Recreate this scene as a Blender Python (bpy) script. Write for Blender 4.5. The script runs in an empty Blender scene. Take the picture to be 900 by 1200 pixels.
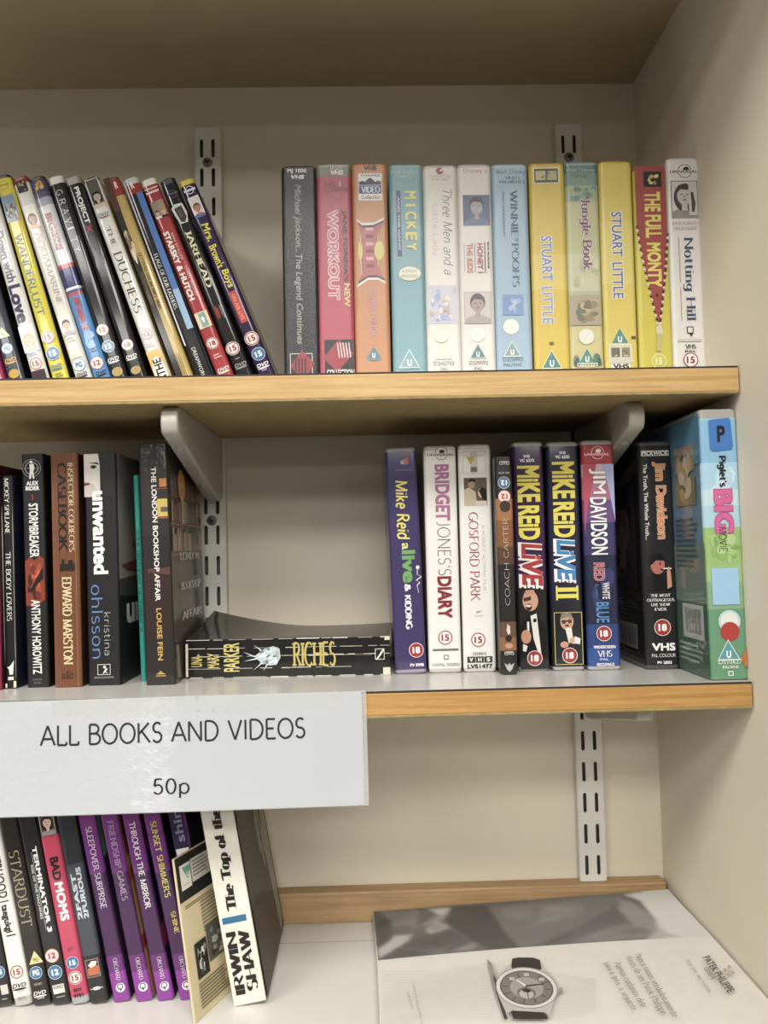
import bpy, bmesh, math, random
from mathutils import Vector, Matrix
R = math.radians
scn = bpy.context.scene
COL = scn.collection
scn.view_settings.view_transform = 'Standard'
scn.view_settings.look = 'None'
scn.view_settings.exposure = -0.17
scn.view_settings.gamma = 1.0
scn.view_settings.use_curve_mapping = False

# ------------------------------------------------------------------ camera
YAW, PITCH, ROLL, FPX, DCAM = 0.02103, 0.0454, -0.02235, 928.17, 0.61369
_cy, _sy, _cp, _sp, _cr, _sr = math.cos(YAW), math.sin(YAW), math.cos(PITCH), math.sin(PITCH), math.cos(ROLL), math.sin(ROLL)
FWD = Vector((_sy*_cp, _cy*_cp, _sp))
_r0 = Vector((_cy, -_sy, 0)); _u0 = _r0.cross(FWD)
RIGHT = _cr*_r0 + _sr*_u0
UP = -_sr*_r0 + _cr*_u0
CAM = Vector((0, -DCAM, 0))
cd = bpy.data.cameras.new('camera'); cam = bpy.data.objects.new('camera', cd); COL.objects.link(cam)
m = Matrix.Identity(4)
for i in range(3):
    m[i][0], m[i][1], m[i][2], m[i][3] = RIGHT[i], UP[i], -FWD[i], CAM[i]
cam.matrix_world = m
cd.sensor_fit = 'VERTICAL'; cd.sensor_height = 24; cd.lens = FPX/1200*24; cd.clip_start = 0.01
scn.camera = cam

def ray(x, y): return FWD + RIGHT*((x-450)/FPX) - UP*((y-600)/FPX)
def atY(x, y, Y):
    d = ray(x, y); return CAM + d*((Y+DCAM)/d.y)
def atZ(x, y, Z):
    d = ray(x, y); return CAM + d*(Z/d.z)

# measured place
XW, YB = 0.2965, 0.2126                 # right wall, back wall
ZT, TT = 0.1378, 0.0222                 # top shelf
ZM, TM = -0.1099, 0.0205                # middle shelf
ZS = -0.3724                            # bottom shelf
ZC = 0.4941                             # underside of the board above
YSH = YB - 0.0145                       # back edge of the shelves
YST = YB - 0.012                        # front face of the uprights

# ------------------------------------------------------------------ materials
def lin(h):
    h = h.lstrip('#'); o = []
    for i in (0, 2, 4):
        c = int(h[i:i+2], 16)/255
        o.append(c/12.92 if c <= .04045 else ((c+.055)/1.055)**2.4)
    return (*o, 1)
_mc = {}
def M(color, rough=.5, coat=0., crough=.15, metal=0., bump=0., bscale=400., var=.05, vscale=30., spec=.5, stretch=None, trans=0., alpha=1.):
    key = (color, rough, coat, crough, metal, bump, bscale, var, vscale, spec, stretch, trans, alpha)
    if key in _mc: return _mc[key]
    mt = bpy.data.materials.new('mat_'+color.lstrip('#')); mt.use_nodes = True
    nt = mt.node_tree; b = nt.nodes['Principled BSDF']
    b.inputs['Roughness'].default_value = rough; b.inputs['Metallic'].default_value = metal
    b.inputs['Coat Weight'].default_value = coat; b.inputs['Coat Roughness'].default_value = crough
    b.inputs['Specular IOR Level'].default_value = spec
    b.inputs['Transmission Weight'].default_value = trans; b.inputs['Alpha'].default_value = alpha
    c = lin(color)
    tc = nt.nodes.new('ShaderNodeTexCoord'); src = tc.outputs['Object']
    if stretch:
        mp = nt.nodes.new('ShaderNodeMapping'); mp.inputs['Scale'].default_value = stretch
        nt.links.new(src, mp.inputs[0]); src = mp.outputs[0]
    if var:
        n = nt.nodes.new('ShaderNodeTexNoise'); n.inputs['Scale'].default_value = vscale; n.inputs['Detail'].default_value = 4
        nt.links.new(src, n.inputs['Vector'])
        rp = nt.nodes.new('ShaderNodeValToRGB')
        rp.color_ramp.elements[0].position = .3; rp.color_ramp.elements[1].position = .7
        rp.color_ramp.elements[0].color = tuple(min(1, x*(1-var)) for x in c[:3])+(1,)
        rp.color_ramp.elements[1].color = tuple(min(1, x*(1+var)) for x in c[:3])+(1,)
        nt.links.new(n.outputs['Fac'], rp.inputs[0]); nt.links.new(rp.outputs[0], b.inputs['Base Color'])
    else:
        b.inputs['Base Color'].default_value = c
    if bump:
        n2 = nt.nodes.new('ShaderNodeTexNoise'); n2.inputs['Scale'].default_value = bscale; n2.inputs['Detail'].default_value = 3
        nt.links.new(tc.outputs['Object'], n2.inputs['Vector'])
        bp = nt.nodes.new('ShaderNodeBump'); bp.inputs['Strength'].default_value = bump; bp.inputs['Distance'].default_value = .001
        nt.links.new(n2.outputs['Fac'], bp.inputs['Height'])
        nt.links.new(bp.outputs[0], b.inputs['Normal']); nt.links.new(bp.outputs[0], b.inputs['Coat Normal'])
    _mc[key] = mt; return mt
FIN = {
 'sleeve': dict(rough=.6, coat=.7, crough=.17, bump=.2, bscale=1100, var=.03, spec=.2),   # print behind grained clear plastic
 'film':   dict(rough=.6, coat=.75, crough=.09, bump=.02, bscale=90, var=.03, spec=.15),    # print behind smooth film
 'paper':  dict(rough=.55, coat=.2, crough=.2, bump=.05, bscale=150, var=.05, spec=.25),  # laminated paperback
 'matte':  dict(rough=.7, coat=.0, bump=.03, bscale=500, var=.03),
 'gloss':  dict(rough=.5, coat=.6, crough=.1, bump=.3, bscale=70, var=.05, spec=.2),      # creased shiny cover
}
def PM(color, fin):
    # printed inks: a touch greyer than the swatch
    c = [int(color.lstrip('#')[k:k+2], 16) for k in (0, 2, 4)] if len(color.lstrip('#')) == 6 else [255]*3
    g = .3*c[0]+.59*c[1]+.11*c[2]; k = .72 if g < 60 else .92 if g < 100 else 1
    ds = .27 if fin == 'sleeve' else .15; c = [round((v+(g-v)*ds)*k) for v in c]
    return M('#%02x%02x%02x' % tuple(c), **FIN[fin])

# ------------------------------------------------------------------ mesh helpers
def link(name, verts, faces, mats, fm=None, parent=None, smooth=False):
    me = bpy.data.meshes.new(name); me.from_pydata([tuple(v) for v in verts], [], faces)
    for mt in mats: me.materials.append(mt)
    if fm:
        for p, i in zip(me.polygons, fm): p.material_index = i
    if smooth:
        for p in me.polygons: p.use_smooth = True
    me.update()
    o = bpy.data.objects.new(name, me); COL.objects.link(o)
    if parent: o.parent = parent
    return o
def from_bm(name, bm, mat, parent=None, smooth=False):
    bmesh.ops.recalc_face_normals(bm, faces=bm.faces)
    me = bpy.data.meshes.new(name); bm.to_mesh(me); bm.free()
    for mt in (mat if isinstance(mat, list) else [mat]): me.materials.append(mt)
    if smooth:
        for p in me.polygons: p.use_smooth = True
    o = bpy.data.objects.new(name, me); COL.objects.link(o)
    if parent: o.parent = parent
    return o
def bm_box(bm, x0, x1, y0, y1, z0, z1, bev=0, mi=0, seg=2):
    r = bmesh.ops.create_cube(bm, size=1)
    for v in r['verts']:
        v.co = Vector((x0+(v.co.x+.5)*(x1-x0), y0+(v.co.y+.5)*(y1-y0), z0+(v.co.z+.5)*(z1-z0)))
    fs = set(f for v in r['verts'] for f in v.link_faces)
    for f in fs: f.material_index = mi
    if bev:
        es = list(set(e for v in r['verts'] for e in v.link_edges))
        bmesh.ops.bevel(bm, geom=es, offset=bev, segments=seg, affect='EDGES', profile=.5)
def tag(o, label, cat, group=None):
    o['label'] = label; o['category'] = cat
    if group: o['group'] = group
    return o
def struct(o): o['kind'] = 'structure'; return o
def empty(name, loc, rot=(0, 0, 0), scale=.02):
    o = bpy.data.objects.new(name, None); o.empty_display_size = scale
    o.location = loc; o.rotation_euler = rot; COL.objects.link(o); return o
def arc(cx, cy, rx, ry, a0, a1, n=8):
    return [(cx+rx*math.cos(R(a0+(a1-a0)*i/n)), cy+ry*math.sin(R(a0+(a1-a0)*i/n))) for i in range(n+1)]
def curve_plate(name, outer, holes, depth, mat, mtx, parent=None, bev=0.0):
    """flat plate with holes, extruded; outline in 2D, placed with a matrix"""
    cu = bpy.data.curves.new(name, 'CURVE'); cu.dimensions = '2D'; cu.fill_mode = 'BOTH'
    cu.extrude = depth/2; cu.bevel_depth = bev; cu.bevel_resolution = 2
    for lp in [outer]+holes:
        s = cu.splines.new('POLY'); s.points.add(len(lp)-1)
        for p, q in zip(s.points, lp): p.co = (q[0], q[1], 0, 1)
        s.use_cyclic_u = True
    t = bpy.data.objects.new('tmp', cu); COL.objects.link(t)
    bpy.context.view_layer.update()
    me = bpy.data.meshes.new_from_object(t.evaluated_get(bpy.context.evaluated_depsgraph_get()))
    bpy.data.objects.remove(t); bpy.data.curves.remove(cu)
    me.transform(mtx); me.name = name; me.materials.clear(); me.materials.append(mat)
    o = bpy.data.objects.new(name, me); COL.objects.link(o)
    if parent: o.parent = parent
    return o

# ------------------------------------------------------------------ lettering
# A: built-in sans; B: a pen-stroke alphabet of our own, for serif, thin and script styles
def A_(*a): return arc(*a)
X = .66
GL = {
'A': (.8, [[(0,0),(.4,1)],[(.4,1),(.8,0)],[(.15,.33),(.65,.33)]]),
'B': (.66, [[(.08,0),(.08,1)],[(.08,1),(.3,1)]+A_(.32,.77,.26,.23,90,-90)+[(.08,.54)],[(.3,.54)]+A_(.36,.27,.3,.27,90,-90)+[(.08,0)]]),
'C': (.78, [A_(.45,.5,.42,.5,50,310,16)]),
'D': (.82, [[(.08,0),(.08,1)],[(.08,1)]+A_(.32,.5,.45,.5,90,-90,12)+[(.08,0)]]),
'E': (.6, [[(.08,0),(.08,1)],[(.08,1),(.56,1)],[(.08,.52),(.48,.52)],[(.08,0),(.58,0)]]),
'F': (.56, [[(.08,0),(.08,1)],[(.08,1),(.55,1)],[(.08,.52),(.45,.52)]]),
'G': (.84, [A_(.45,.5,.42,.5,50,345,16),[(.82,.42),(.82,.08)],[(.55,.42),(.86,.42)]]),
'H': (.8, [[(.08,0),(.08,1)],[(.72,0),(.72,1)],[(.08,.52),(.72,.52)]]),
'I': (.22, [[(.11,0),(.11,1)]]),
'J': (.42, [[(.32,1),(.32,.2)]+A_(.12,.2,.2,.25,0,-110,6)]),
'K': (.74, [[(.08,0),(.08,1)],[(.66,1),(.1,.45)],[(.26,.58),(.72,0)]]),
'L': (.58, [[(.08,0),(.08,1)],[(.08,0),(.56,0),(.56,.16)]]),
'M': (.98, [[(.08,0),(.12,1)],[(.12,1),(.49,.05)],[(.49,.05),(.86,1)],[(.86,1),(.9,0)]]),
'N': (.84, [[(.08,0),(.08,1)],[(.08,1),(.76,0)],[(.76,0),(.76,1)]]),
'O': (.9, [A_(.45,.5,.41,.5,90,450,20)]),
'P': (.62, [[(.08,0),(.08,1)],[(.08,1)]+A_(.3,.74,.28,.26,90,-90)+[(.08,.48)]]),
'Q': (.9, [A_(.45,.5,.41,.5,90,450,20),[(.5,.1),(.85,-.2)]]),
'R': (.7, [[(.08,0),(.08,1)],[(.08,1)]+A_(.3,.75,.27,.25,90,-90)+[(.08,.5)],[(.3,.5),(.68,0)]]),
'S': (.58, [A_(.3,.75,.23,.25,40,250,10)+A_(.28,.26,.25,.26,75,-150,10)]),
'T': (.72, [[(.36,0),(.36,1)],[(.02,.85),(.02,1),(.7,1),(.7,.85)]]),
'U': (.8, [[(.08,1),(.08,.35)]+A_(.4,.35,.32,.35,180,360,12)+[(.72,1)]]),
'V': (.78, [[(.02,1),(.4,0)],[(.4,0),(.76,1)]]),
'W': (1.08, [[(.02,1),(.3,0)],[(.3,0),(.55,1)],[(.55,1),(.8,0)],[(.8,0),(1.06,1)]]),
'X': (.76, [[(.04,1),(.72,0)],[(.06,0),(.7,1)]]),
'Y': (.74, [[(.02,1),(.37,.48)],[(.72,1),(.37,.48)],[(.37,.48),(.37,0)]]),
'Z': (.68, [[(.05,.85),(.05,1),(.63,1)],[(.63,1),(.04,0)],[(.04,0),(.64,0),(.64,.16)]]),
'a': (.52, [A_(.24,.46,.2,.2,150,0,7)+[(.44,0)],[(.44,.36)]+A_(.22,.18,.2,.19,80,330,9)+[(.44,.12)]]),
'b': (.58, [[(.08,1),(.08,0)],A_(.3,.33,.24,.34,150,-150,12)]),
'c': (.48, [A_(.29,.33,.25,.34,55,305,12)]),
'd': (.58, [[(.5,1),(.5,0)],A_(.28,.33,.24,.34,30,330,12)]),
'e': (.52, [[(.06,.36),(.47,.36)]+A_(.27,.33,.22,.34,8,310,12)]),
'f': (.36, [[(.16,0),(.16,.75)]+A_(.3,.78,.14,.2,180,70,5),[(.02,.62),(.32,.62)]]),
'g': (.56, [A_(.27,.36,.21,.28,0,360,12),[(.48,.64),(.48,-.1)]+A_(.26,-.1,.22,.2,0,-160,7)]),
'h': (.58, [[(.08,1),(.08,0)],[(.08,.4)]+A_(.29,.42,.21,.23,160,0,7)+[(.5,0)]]),
'i': (.2, [[(.1,.64),(.1,0)],[(.1,.84),(.1,.92)]]),
'j': (.24, [[(.14,.64),(.14,-.1)]+A_(.02,-.1,.12,.17,0,-90,5),[(.14,.84),(.14,.92)]]),
'k': (.56, [[(.08,1),(.08,0)],[(.48,.64),(.1,.28)],[(.22,.38),(.52,0)]]),
'l': (.2, [[(.1,1),(.1,0)]]),
'm': (.86, [[(.08,.64),(.08,0)],[(.08,.42)]+A_(.26,.44,.18,.21,160,0,6)+[(.44,0)],[(.44,.42)]+A_(.62,.44,.17,.21,160,0,6)+[(.79,0)]]),
'n': (.58, [[(.08,.64),(.08,0)],[(.08,.4)]+A_(.29,.42,.21,.23,160,0,7)+[(.5,0)]]),
'o': (.56, [A_(.28,.33,.23,.34,90,450,14)]),
'p': (.58, [[(.08,.64),(.08,-.3)],A_(.3,.33,.24,.34,150,-150,12)]),
'q': (.58, [[(.5,.64),(.5,-.3)],A_(.28,.33,.24,.34,30,330,12)]),
'r': (.4, [[(.08,.64),(.08,0)],[(.08,.38)]+A_(.28,.42,.2,.23,165,65,5)]),
's': (.42, [A_(.22,.49,.16,.17,40,255,7)+A_(.2,.17,.18,.18,75,-150,7)]),
't': (.36, [[(.15,.86),(.15,.15)]+A_(.27,.15,.12,.15,180,300,5),[(.02,.63),(.32,.63)]]),
'u': (.58, [[(.08,.64),(.08,.25)]+A_(.28,.24,.2,.25,180,350,7),[(.5,.64),(.5,0)]]),
'v': (.54, [[(.02,.64),(.27,0)],[(.27,0),(.52,.64)]]),
'w': (.78, [[(.02,.64),(.2,0)],[(.2,0),(.39,.64)],[(.39,.64),(.57,0)],[(.57,0),(.76,.64)]]),
'x': (.52, [[(.03,.64),(.5,0)],[(.03,0),(.49,.64)]]),
'y': (.54, [[(.02,.64),(.27,0)],[(.52,.64),(.2,-.2)]+A_(.1,-.16,.12,.14,-20,-120,4)]),
'z': (.48, [[(.04,.62),(.44,.62)],[(.44,.62),(.03,.02)],[(.03,.02),(.45,.02)]]),
"'": (.16, [[(.08,1),(.08,.75)]]), '.': (.2, [[(.1,0),(.1,.1)]]), ',': (.2, [[(.12,.1),(.06,-.14)]]),
':': (.2, [[(.1,0),(.1,.1)],[(.1,.45),(.1,.55)]]), '-': (.4, [[(.05,.38),(.35,.38)]]),
'&': (.8, [[(.75,.02),(.2,.7)]+A_(.34,.82,.15,.18,200,-30,8)+[(.2,.42)]+A_(.3,.23,.22,.23,130,330,8)+[(.68,.5)]]),
'0': (.6, [A_(.3,.5,.24,.5,90,450,18)]), '5': (.56, [[(.48,1),(.14,1),(.09,.52)],A_(.27,.31,.23,.31,140,-150,12)]),
'1': (.36, [[(.06,.8),(.2,1),(.2,0)]]), '2': (.56, [A_(.28,.74,.22,.26,160,-30,8)+[(.06,0),(.52,0)]]),
'3': (.54, [A_(.26,.76,.2,.24,150,-80,8),A_(.26,.28,.24,.28,85,-150,8)]), ' ': (.34, []),
}
_tc = {}
def pen_text(s, T=.16, t=.05, serif=True, nib=12, space=.1):
    V, F = [], []; ox = 0
    zk = [0]
    def quad(a, b, c, d, z=None):
        # overlapping strokes lie a hair apart, like ink on ink
        if z is None: zk[0] += 1; z = (zk[0] % 14)*1.6e-6
        i = len(V); V.extend([(p[0], p[1], z) for p in (a, b, c, d)]); F.append((i, i+1, i+2, i+3))
    def width(dx, dy):
        ang = math.atan2(dy, dx); return t+(T-t)*abs(math.sin(ang+R(nib)))**1.4
    for ch in s:
        g = GL.get(ch) or GL.get(ch.upper()) or GL[' ']
        for st in g[1]:
            pts = [(p[0]+ox, p[1]) for p in st]
            pts = [p for i, p in enumerate(pts) if i == 0 or (abs(p[0]-pts[i-1][0])+abs(p[1]-pts[i-1][1])) > 1e-4]
            n = len(pts)
            if n < 2: continue
            sides = []
            segs = [(pts[i+1][0]-pts[i][0], pts[i+1][1]-pts[i][1]) for i in range(n-1)]
            for i in range(n-1):
                (x0, y0), (x1, y1) = pts[i], pts[i+1]
                def off(k):
                    ds = [segs[k-1]] if k == n-1 else ([segs[0]] if k == 0 else [segs[k-1], segs[k]])
                    if len(ds) == 2:
                        l0 = math.hypot(*ds[0]); l1 = math.hypot(*ds[1])
                        if (ds[0][0]*ds[1][0]+ds[0][1]*ds[1][1])/(l0*l1) < .5: ds = [segs[i]]
                    dx = sum(d[0]/math.hypot(*d) for d in ds); dy = sum(d[1]/math.hypot(*d) for d in ds)
                    l = math.hypot(dx, dy) or 1; dx /= l; dy /= l
                    w = width(dx, dy)/2; return -dy*w, dx*w
                a = off(i); b = off(i+1)
                quad((x0+a[0], y0+a[1]), (x0-a[0], y0-a[1]), (x1-b[0], y1-b[1]), (x1+b[0], y1+b[1]))
            if serif and ch.isalnum():
                for k, sg in ((0, segs[0]), (n-1, segs[-1])):
                    x, y = pts[k]
                    if abs(sg[1]) > .55*math.hypot(*sg) and min(abs(y), abs(y-1), abs(y-.64), abs(y+.3)) < .02:
                        if sum(1 for q in g[1] for e in (q[0], q[-1]) if abs(e[0]+ox-x)+abs(e[1]-y) < .02) > 1 and ch not in 'BDEFLPRTZ': 
                            continue
                        h = max(t, .05); w = T*.95
                        y0 = y if y < .3 else y-h
                        quad((x-w, y0), (x+w, y0), (x+w, y0+h), (x-w, y0+h))
        ox += g[0]+space
    return V, F
def sans_text(s, bold):
    cu = bpy.data.curves.new('t', 'FONT'); cu.body = s; cu.resolution_u = 3; cu.offset = bold
    t = bpy.data.objects.new('t', cu); COL.objects.link(t)
    bpy.context.view_layer.update()
    me = bpy.data.meshes.new_from_object(t.evaluated_get(bpy.context.evaluated_depsgraph_get()))
    V = [(v.co.x, v.co.y, 0.) for v in me.vertices]; F = [tuple(p.vertices) for p in me.polygons]
    bpy.data.objects.remove(t); bpy.data.curves.remove(cu); bpy.data.meshes.remove(me)
    return V, F
STY = {'sans': ('s', 0.0), 'bold': ('s', .022), 'black': ('s', .042), 'serif': ('p', .17, .05, True), 'serifb': ('p', .21, .08, True),
       'light': ('p', .05, .05, False), 'thin': ('p', .09, .08, False), 'mono': ('p', .16, .15, False), 'heavy': ('p', .24, .2, False),
       'roman': ('p', .11, .045, True), "arial": ("p", .115, .11, False), 'slab': ('p', .16, .12, True), 'fat': ('p', .34, .05, True), 'deco': ('p', .27, .05, False)}
def glyphs(s, style, shear=0, grow=0):
    key = (s, style, shear, grow)
    if key in _tc: return _tc[key]
    st = STY[style]
    if st[0] == 's': V, F = sans_text(s, 0); g = st[1]+grow
    else: V, F = pen_text(s, st[1], st[2], st[3]); g = grow
    if g:      # heavier letters: the same outline shifted round by the extra weight
        V0, F0 = V, F; V, F = list(V0), list(F0); g *= 1.2
        st_ = 5e-6 if st[0] == 's' else 2.4e-5
        for k in range(4):
            dx, dy = g*math.cos((k+.5)*math.pi/2), g*math.sin((k+.5)*math.pi/2)
            b = len(V); V += [(x+dx, y+dy, z+st_*(k+1)) for x, y, z in V0]; F += [tuple(i+b for i in f) for f in F0]
    if shear: V = [(x+shear*y, y, z) for x, y, z in V]
    _tc[key] = (V, F); return V, F

# ------------------------------------------------------------------ printed things (cases, books)
class Item:
    def __init__(s, name, label, cat, group, loc, W, D, H, lean=0, yaw=0, fin='film', va=0., vb=1.):
        s.W, s.D, s.H, s.fin, s.va, s.vb = W, D, H, fin, va, vb
        s.root = empty(name, loc, (0, -lean, yaw)); tag(s.root, label, cat, group)
        s.parts = {}; s.lay = 0; s.face = 'front'; s.off0 = .00045
    # body ----------------------------------------------------------
    def prof(s, r, e=0., back=None, rb=.001):
        W, D = s.W, (back or s.D)
        return ([(W+e, D)] + [(W-r+(r+e)*math.cos(R(a)), r-(r+e)*math.sin(R(a))) for a in range(0, 91, 15)]
                + [(r-(r+e)*math.sin(R(a)), r-(r+e)*math.cos(R(a))) for a in range(0, 91, 15)] + [(-e, D)])
    def case(s, color, r=.003, cover=None, bands=(), side=None, top=.004, bot=.003, rough=.35, ch=.0015, name='case'):
        p = s.prof(r); n = len(p); H = s.H
        V = []; cx, cy = s.W/2, s.D/2
        for z, k in ((0, 1), (ch, 0), (H-ch, 0), (H, 1)):
            for x, y in p:
                V.append((x+(ch if x < cx else -ch)*k, y+(ch if y < cy else -ch)*k, z))
        F = [tuple(reversed(range(n)))]+[(l*n+i, l*n+(i+1) % n, (l+1)*n+(i+1) % n, (l+1)*n+i) for l in range(3) for i in range(n)]+[tuple(3*n+i for i in range(n))]
        link(name, V, F, [M(color, rough=rough, coat=.3, crough=.2, var=.03)], parent=s.root)
        if cover: s.cover(cover, r, bands, side or cover, top, bot)
        return s
    def cover(s, color, r, bands, side, top, bot, name='cover_sheet'):
        """bands: (t0,t1,colour) along the spine in visible fractions"""
        q = s.prof(r, .0003, s.D*.97); n = len(q)
        zs = {bot, s.H-top}
        for b in bands:
            for t in b[:2]: zs.add(min(max(s.zv(t), bot), s.H-top))
        zs = sorted(zs); V = [(x, y, z) for z in zs for x, y in q]; F = []; fm = []
        mats = [PM(color, s.fin), PM(side, s.fin)]; idx = {}
        for l in range(len(zs)-1):
            zc = (zs[l]+zs[l+1])/2; mi = 0
            for b in bands:
                if min(s.zv(b[0]), s.zv(b[1])) <= zc <= max(s.zv(b[0]), s.zv(b[1])):
                    if b[2] not in idx: idx[b[2]] = len(mats); mats.append(PM(b[2], s.fin))
                    mi = idx[b[2]]
            for i in range(n-1):
                F.append((l*n+i, l*n+i+1, (l+1)*n+i+1, (l+1)*n+i)); fm.append(1 if i in (0, n-2) else mi)
        o = link(name, V, F, mats, fm, parent=s.root, smooth=False)
        return o
    def book(s, cover, bands=(), side=None, pages='#d9cfb4', back=None, t=.0006, sag=0.):
        """paperback: a folded cover round a block of pages"""
        W, D, H = s.W, s.D, s.H
        V = []; F = []
        bm = bmesh.new(); bm_box(bm, t*1.5, W-t*1.5, t*2, D-.002, .0015, H-.0015)
        from_bm('page_block', bm, M(pages, rough=.9, var=.12, vscale=60, stretch=(40, 1, 1)), s.root)
        s.off0 = .0006
        s.cover(cover, .0022, bands, side or cover, 0, 0, name='cover')
        # inner faces and edges of the cover, so it has thickness
        bm = bmesh.new()
        bm_box(bm, 0, t, .0015, D*.97, .0003, H-.0003); bm_box(bm, W-t, W, .0015, D*.97, .0003, H-.0003); bm_box(bm, .0015, W-.0015, .0002, t, .0003, H-.0003)
        from_bm('cover_board', bm, M(cover, rough=.6), s.root)
        return s
    # art -----------------------------------------------------------
    def zv(s, t): return s.H*(1-(s.va+(s.vb-s.va)*t))
    def on(s, face): s.face = face; return s
    def P(s, u, t, o):
        z = s.zv(t)
        if s.face == 'front': return (u*s.W, -o, z)
        if s.face == 'right': return (s.W+o, u*s.D*.97, z)
        return (-o, (1-u)*s.D*.97, z)
    def span(s): return s.W if s.face == 'front' else s.D*.97
    def add(s, part, UV, F, color, fin=None):
        d = s.parts.setdefault(part, dict(V=[], F=[], fm=[], mats=[], ix={}))
        mt = PM(color, fin or s.fin)
        if mt.name not in d['ix']: d['ix'][mt.name] = len(d['mats']); d['mats'].append(mt)
        b = len(d['V']); o = s.off0+s.lay*.000012; s.lay += 1
        d['V'] += [s.P(p[0], p[1], o+(p[2] if len(p) > 2 else 0)) for p in UV]; d['F'] += [tuple(i+b for i in f) for f in F]; d['fm'] += [d['ix'][mt.name]]*len(F)
        return s
    def poly(s, part, pts, color): return s.add(part, pts, [tuple(range(len(pts)))], color)
    def rect(s, part, u0, u1, t0, t1, color): return s.poly(part, [(u0, t0), (u1, t0), (u1, t1), (u0, t1)], color)
    def frame(s, part, u0, u1, t0, t1, color, fill, w=.0006):
        s.rect(part, u0, u1, t0, t1, color); du = w/s.span(); dt = w/(s.H*(s.vb-s.va))
        return s.rect(part, u0+du, u1-du, t0+dt, t1-dt, fill)
    def ell(s, part, u, t, r, color, ry=None, n=24):
        ry = ry or r; L = s.span(); Hh = s.H*(s.vb-s.va)
        return s.poly(part, [(u+r/L*math.cos(2*math.pi*i/n), t+ry/Hh*math.sin(2*math.pi*i/n)) for i in range(n)], color)
    def txt(s, part, text, u0, u1, t0, t1, color, d='d', style='bold', shear=0, outline=None, og=.03):
        """d: 'd' runs down the spine, 'u' runs up, 'h' level, 'f' upside down"""
        for grow, c in (([(og, outline)] if outline else [])+[(0, color)]):
            V, F = glyphs(text, style, shear, 0); 
            xs = [v[0] for v in V]; ys = [v[1] for v in V]
            x0, x1, y0, y1 = min(xs), max(xs), min(ys), max(ys)
            if grow: V, F = glyphs(text, style, shear, grow)
            W_ = (x1-x0) or 1; H_ = (y1-y0) or 1; UV = []
            for x, y, z in V:
                a, b = (x-x0)/W_, (y-y0)/H_
                if d == 'h': UV.append((u0+a*(u1-u0), t1+b*(t0-t1), z))
                elif d == 'd': UV.append((u0+b*(u1-u0), t0+a*(t1-t0), z))
                elif d == 'u': UV.append((u1-b*(u1-u0), t1-a*(t1-t0), z))
                else: UV.append((u1-a*(u1-u0), t0+b*(t1-t0), z))
            s.add(part, UV, F, c)
            s.lay += int(max(v[2] for v in V)/1.2e-5)+1
        return s
    # small recurring prints -----------------------------------------
    def badge(s, k, txt, u, t, r, flip='h', kind='red'):
        p = 'rating_badge#%s' % k; L = s.span(); Hh = s.H*(s.vb-s.va)
        if kind == 'red':   cs = ('#d9c3ba', '#9c3b39', '#e3cfc6', '#a3363a')
        elif kind == 'ring': cs = ('#d9d6cf', '#a8323c', '#e6dcd6', '#a8323c')
        elif kind == 'full': cs = ('#e2d9d2', '#a52f33', '#b23a3c', '#f2eee9')
        elif kind == 'blue': cs = ('#b9cbd6', '#2d5f8e', '#3d6fa0', '#e5edf1')
        elif kind == 'pink': cs = ('#9b5a5a', '#e0bcb6', '#e0bcb6', '#a83a44')
        elif kind == 'pgblue': cs = ('#3f6f92', '#c6d5da', '#c6d5da', '#2f638c')
        s.ell(p, u, t, r, cs[0]); s.ell(p, u, t, r*.92, cs[1]); s.ell(p, u, t, r*.78, cs[2])
        w = r*(.5 if len(txt) > 1 else .3)
        if flip == 'h': s.txt(p, txt, u-w/L, u+w/L, t-r*.42/Hh, t+r*.42/Hh, cs[3], 'h', 'black')
        elif flip == 'f': s.txt(p, txt, u-w/L, u+w/L, t-r*.42/Hh, t+r*.42/Hh, cs[3], 'f', 'black')
        return s
    def tri(s, k, txt, u, t, r, fill='#3e7a78', edge='#d8d8cf', ink='#f0f0ea', flip=1):
        p = 'rating_badge#%s' % k; L = s.span(); Hh = s.H*(s.vb-s.va)
        for q, c in ((1., edge), (.86, fill)):
            s.poly(p, [(u-r*q/L, t+r*.8*q/Hh*flip), (u+r*q/L, t+r*.8*q/Hh*flip), (u, t-r*q/Hh*flip)], c)
        w = r*(.2 if len(txt) == 1 else .36)
        return s.txt(p, txt, u-w/L, u+w/L, t-r*.02/Hh, t+r*.6/Hh, ink, 'h', 'black')
    def dvd(s, k, u, t, w, color, flip='h'):
        """the disc format mark: slanted capitals over a flat ellipse"""
        p = 'format_mark#%s' % k; L = s.span(); Hh = s.H*(s.vb-s.va)
        s.txt(p, 'DVD', u-w/2/L, u+w/2/L, t-w*.2/Hh, t+w*.1/Hh, color, flip, 'bold', shear=.25 if flip == 'h' else -.0)
        sg = 1 if flip == 'h' else -1
        s.ell(p, u, t+sg*w*.21/Hh, w*.5, color, w*.07)
        return s
    def face_pic(s, part, u0, u1, t0, t1, bg, skin, hair, cloth, lady=False, edge=None):
        """head-and-shoulders picture"""
        L = s.span(); Hh = s.H*(s.vb-s.va)
        if edge: s.frame(part, u0, u1, t0, t1, edge, bg)
        else: s.rect(part, u0, u1, t0, t1, bg)
        w = (u1-u0)*L; h = (t1-t0)*Hh; cu = (u0+u1)/2; k = min(w*1.4, h*.98)
        U = lambda x: min(max(cu+x*k/L, u0), u1)
        T = lambda y: t1-y*k/Hh
        top = h/k
        s.poly(part, [(U(-.42), t1), (U(-.38), T(.16)), (U(-.14), T(.28)), (U(.14), T(.28)), (U(.38), T(.16)), (U(.42), t1)], cloth)
        hy = min(.62, top-.36)
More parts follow.
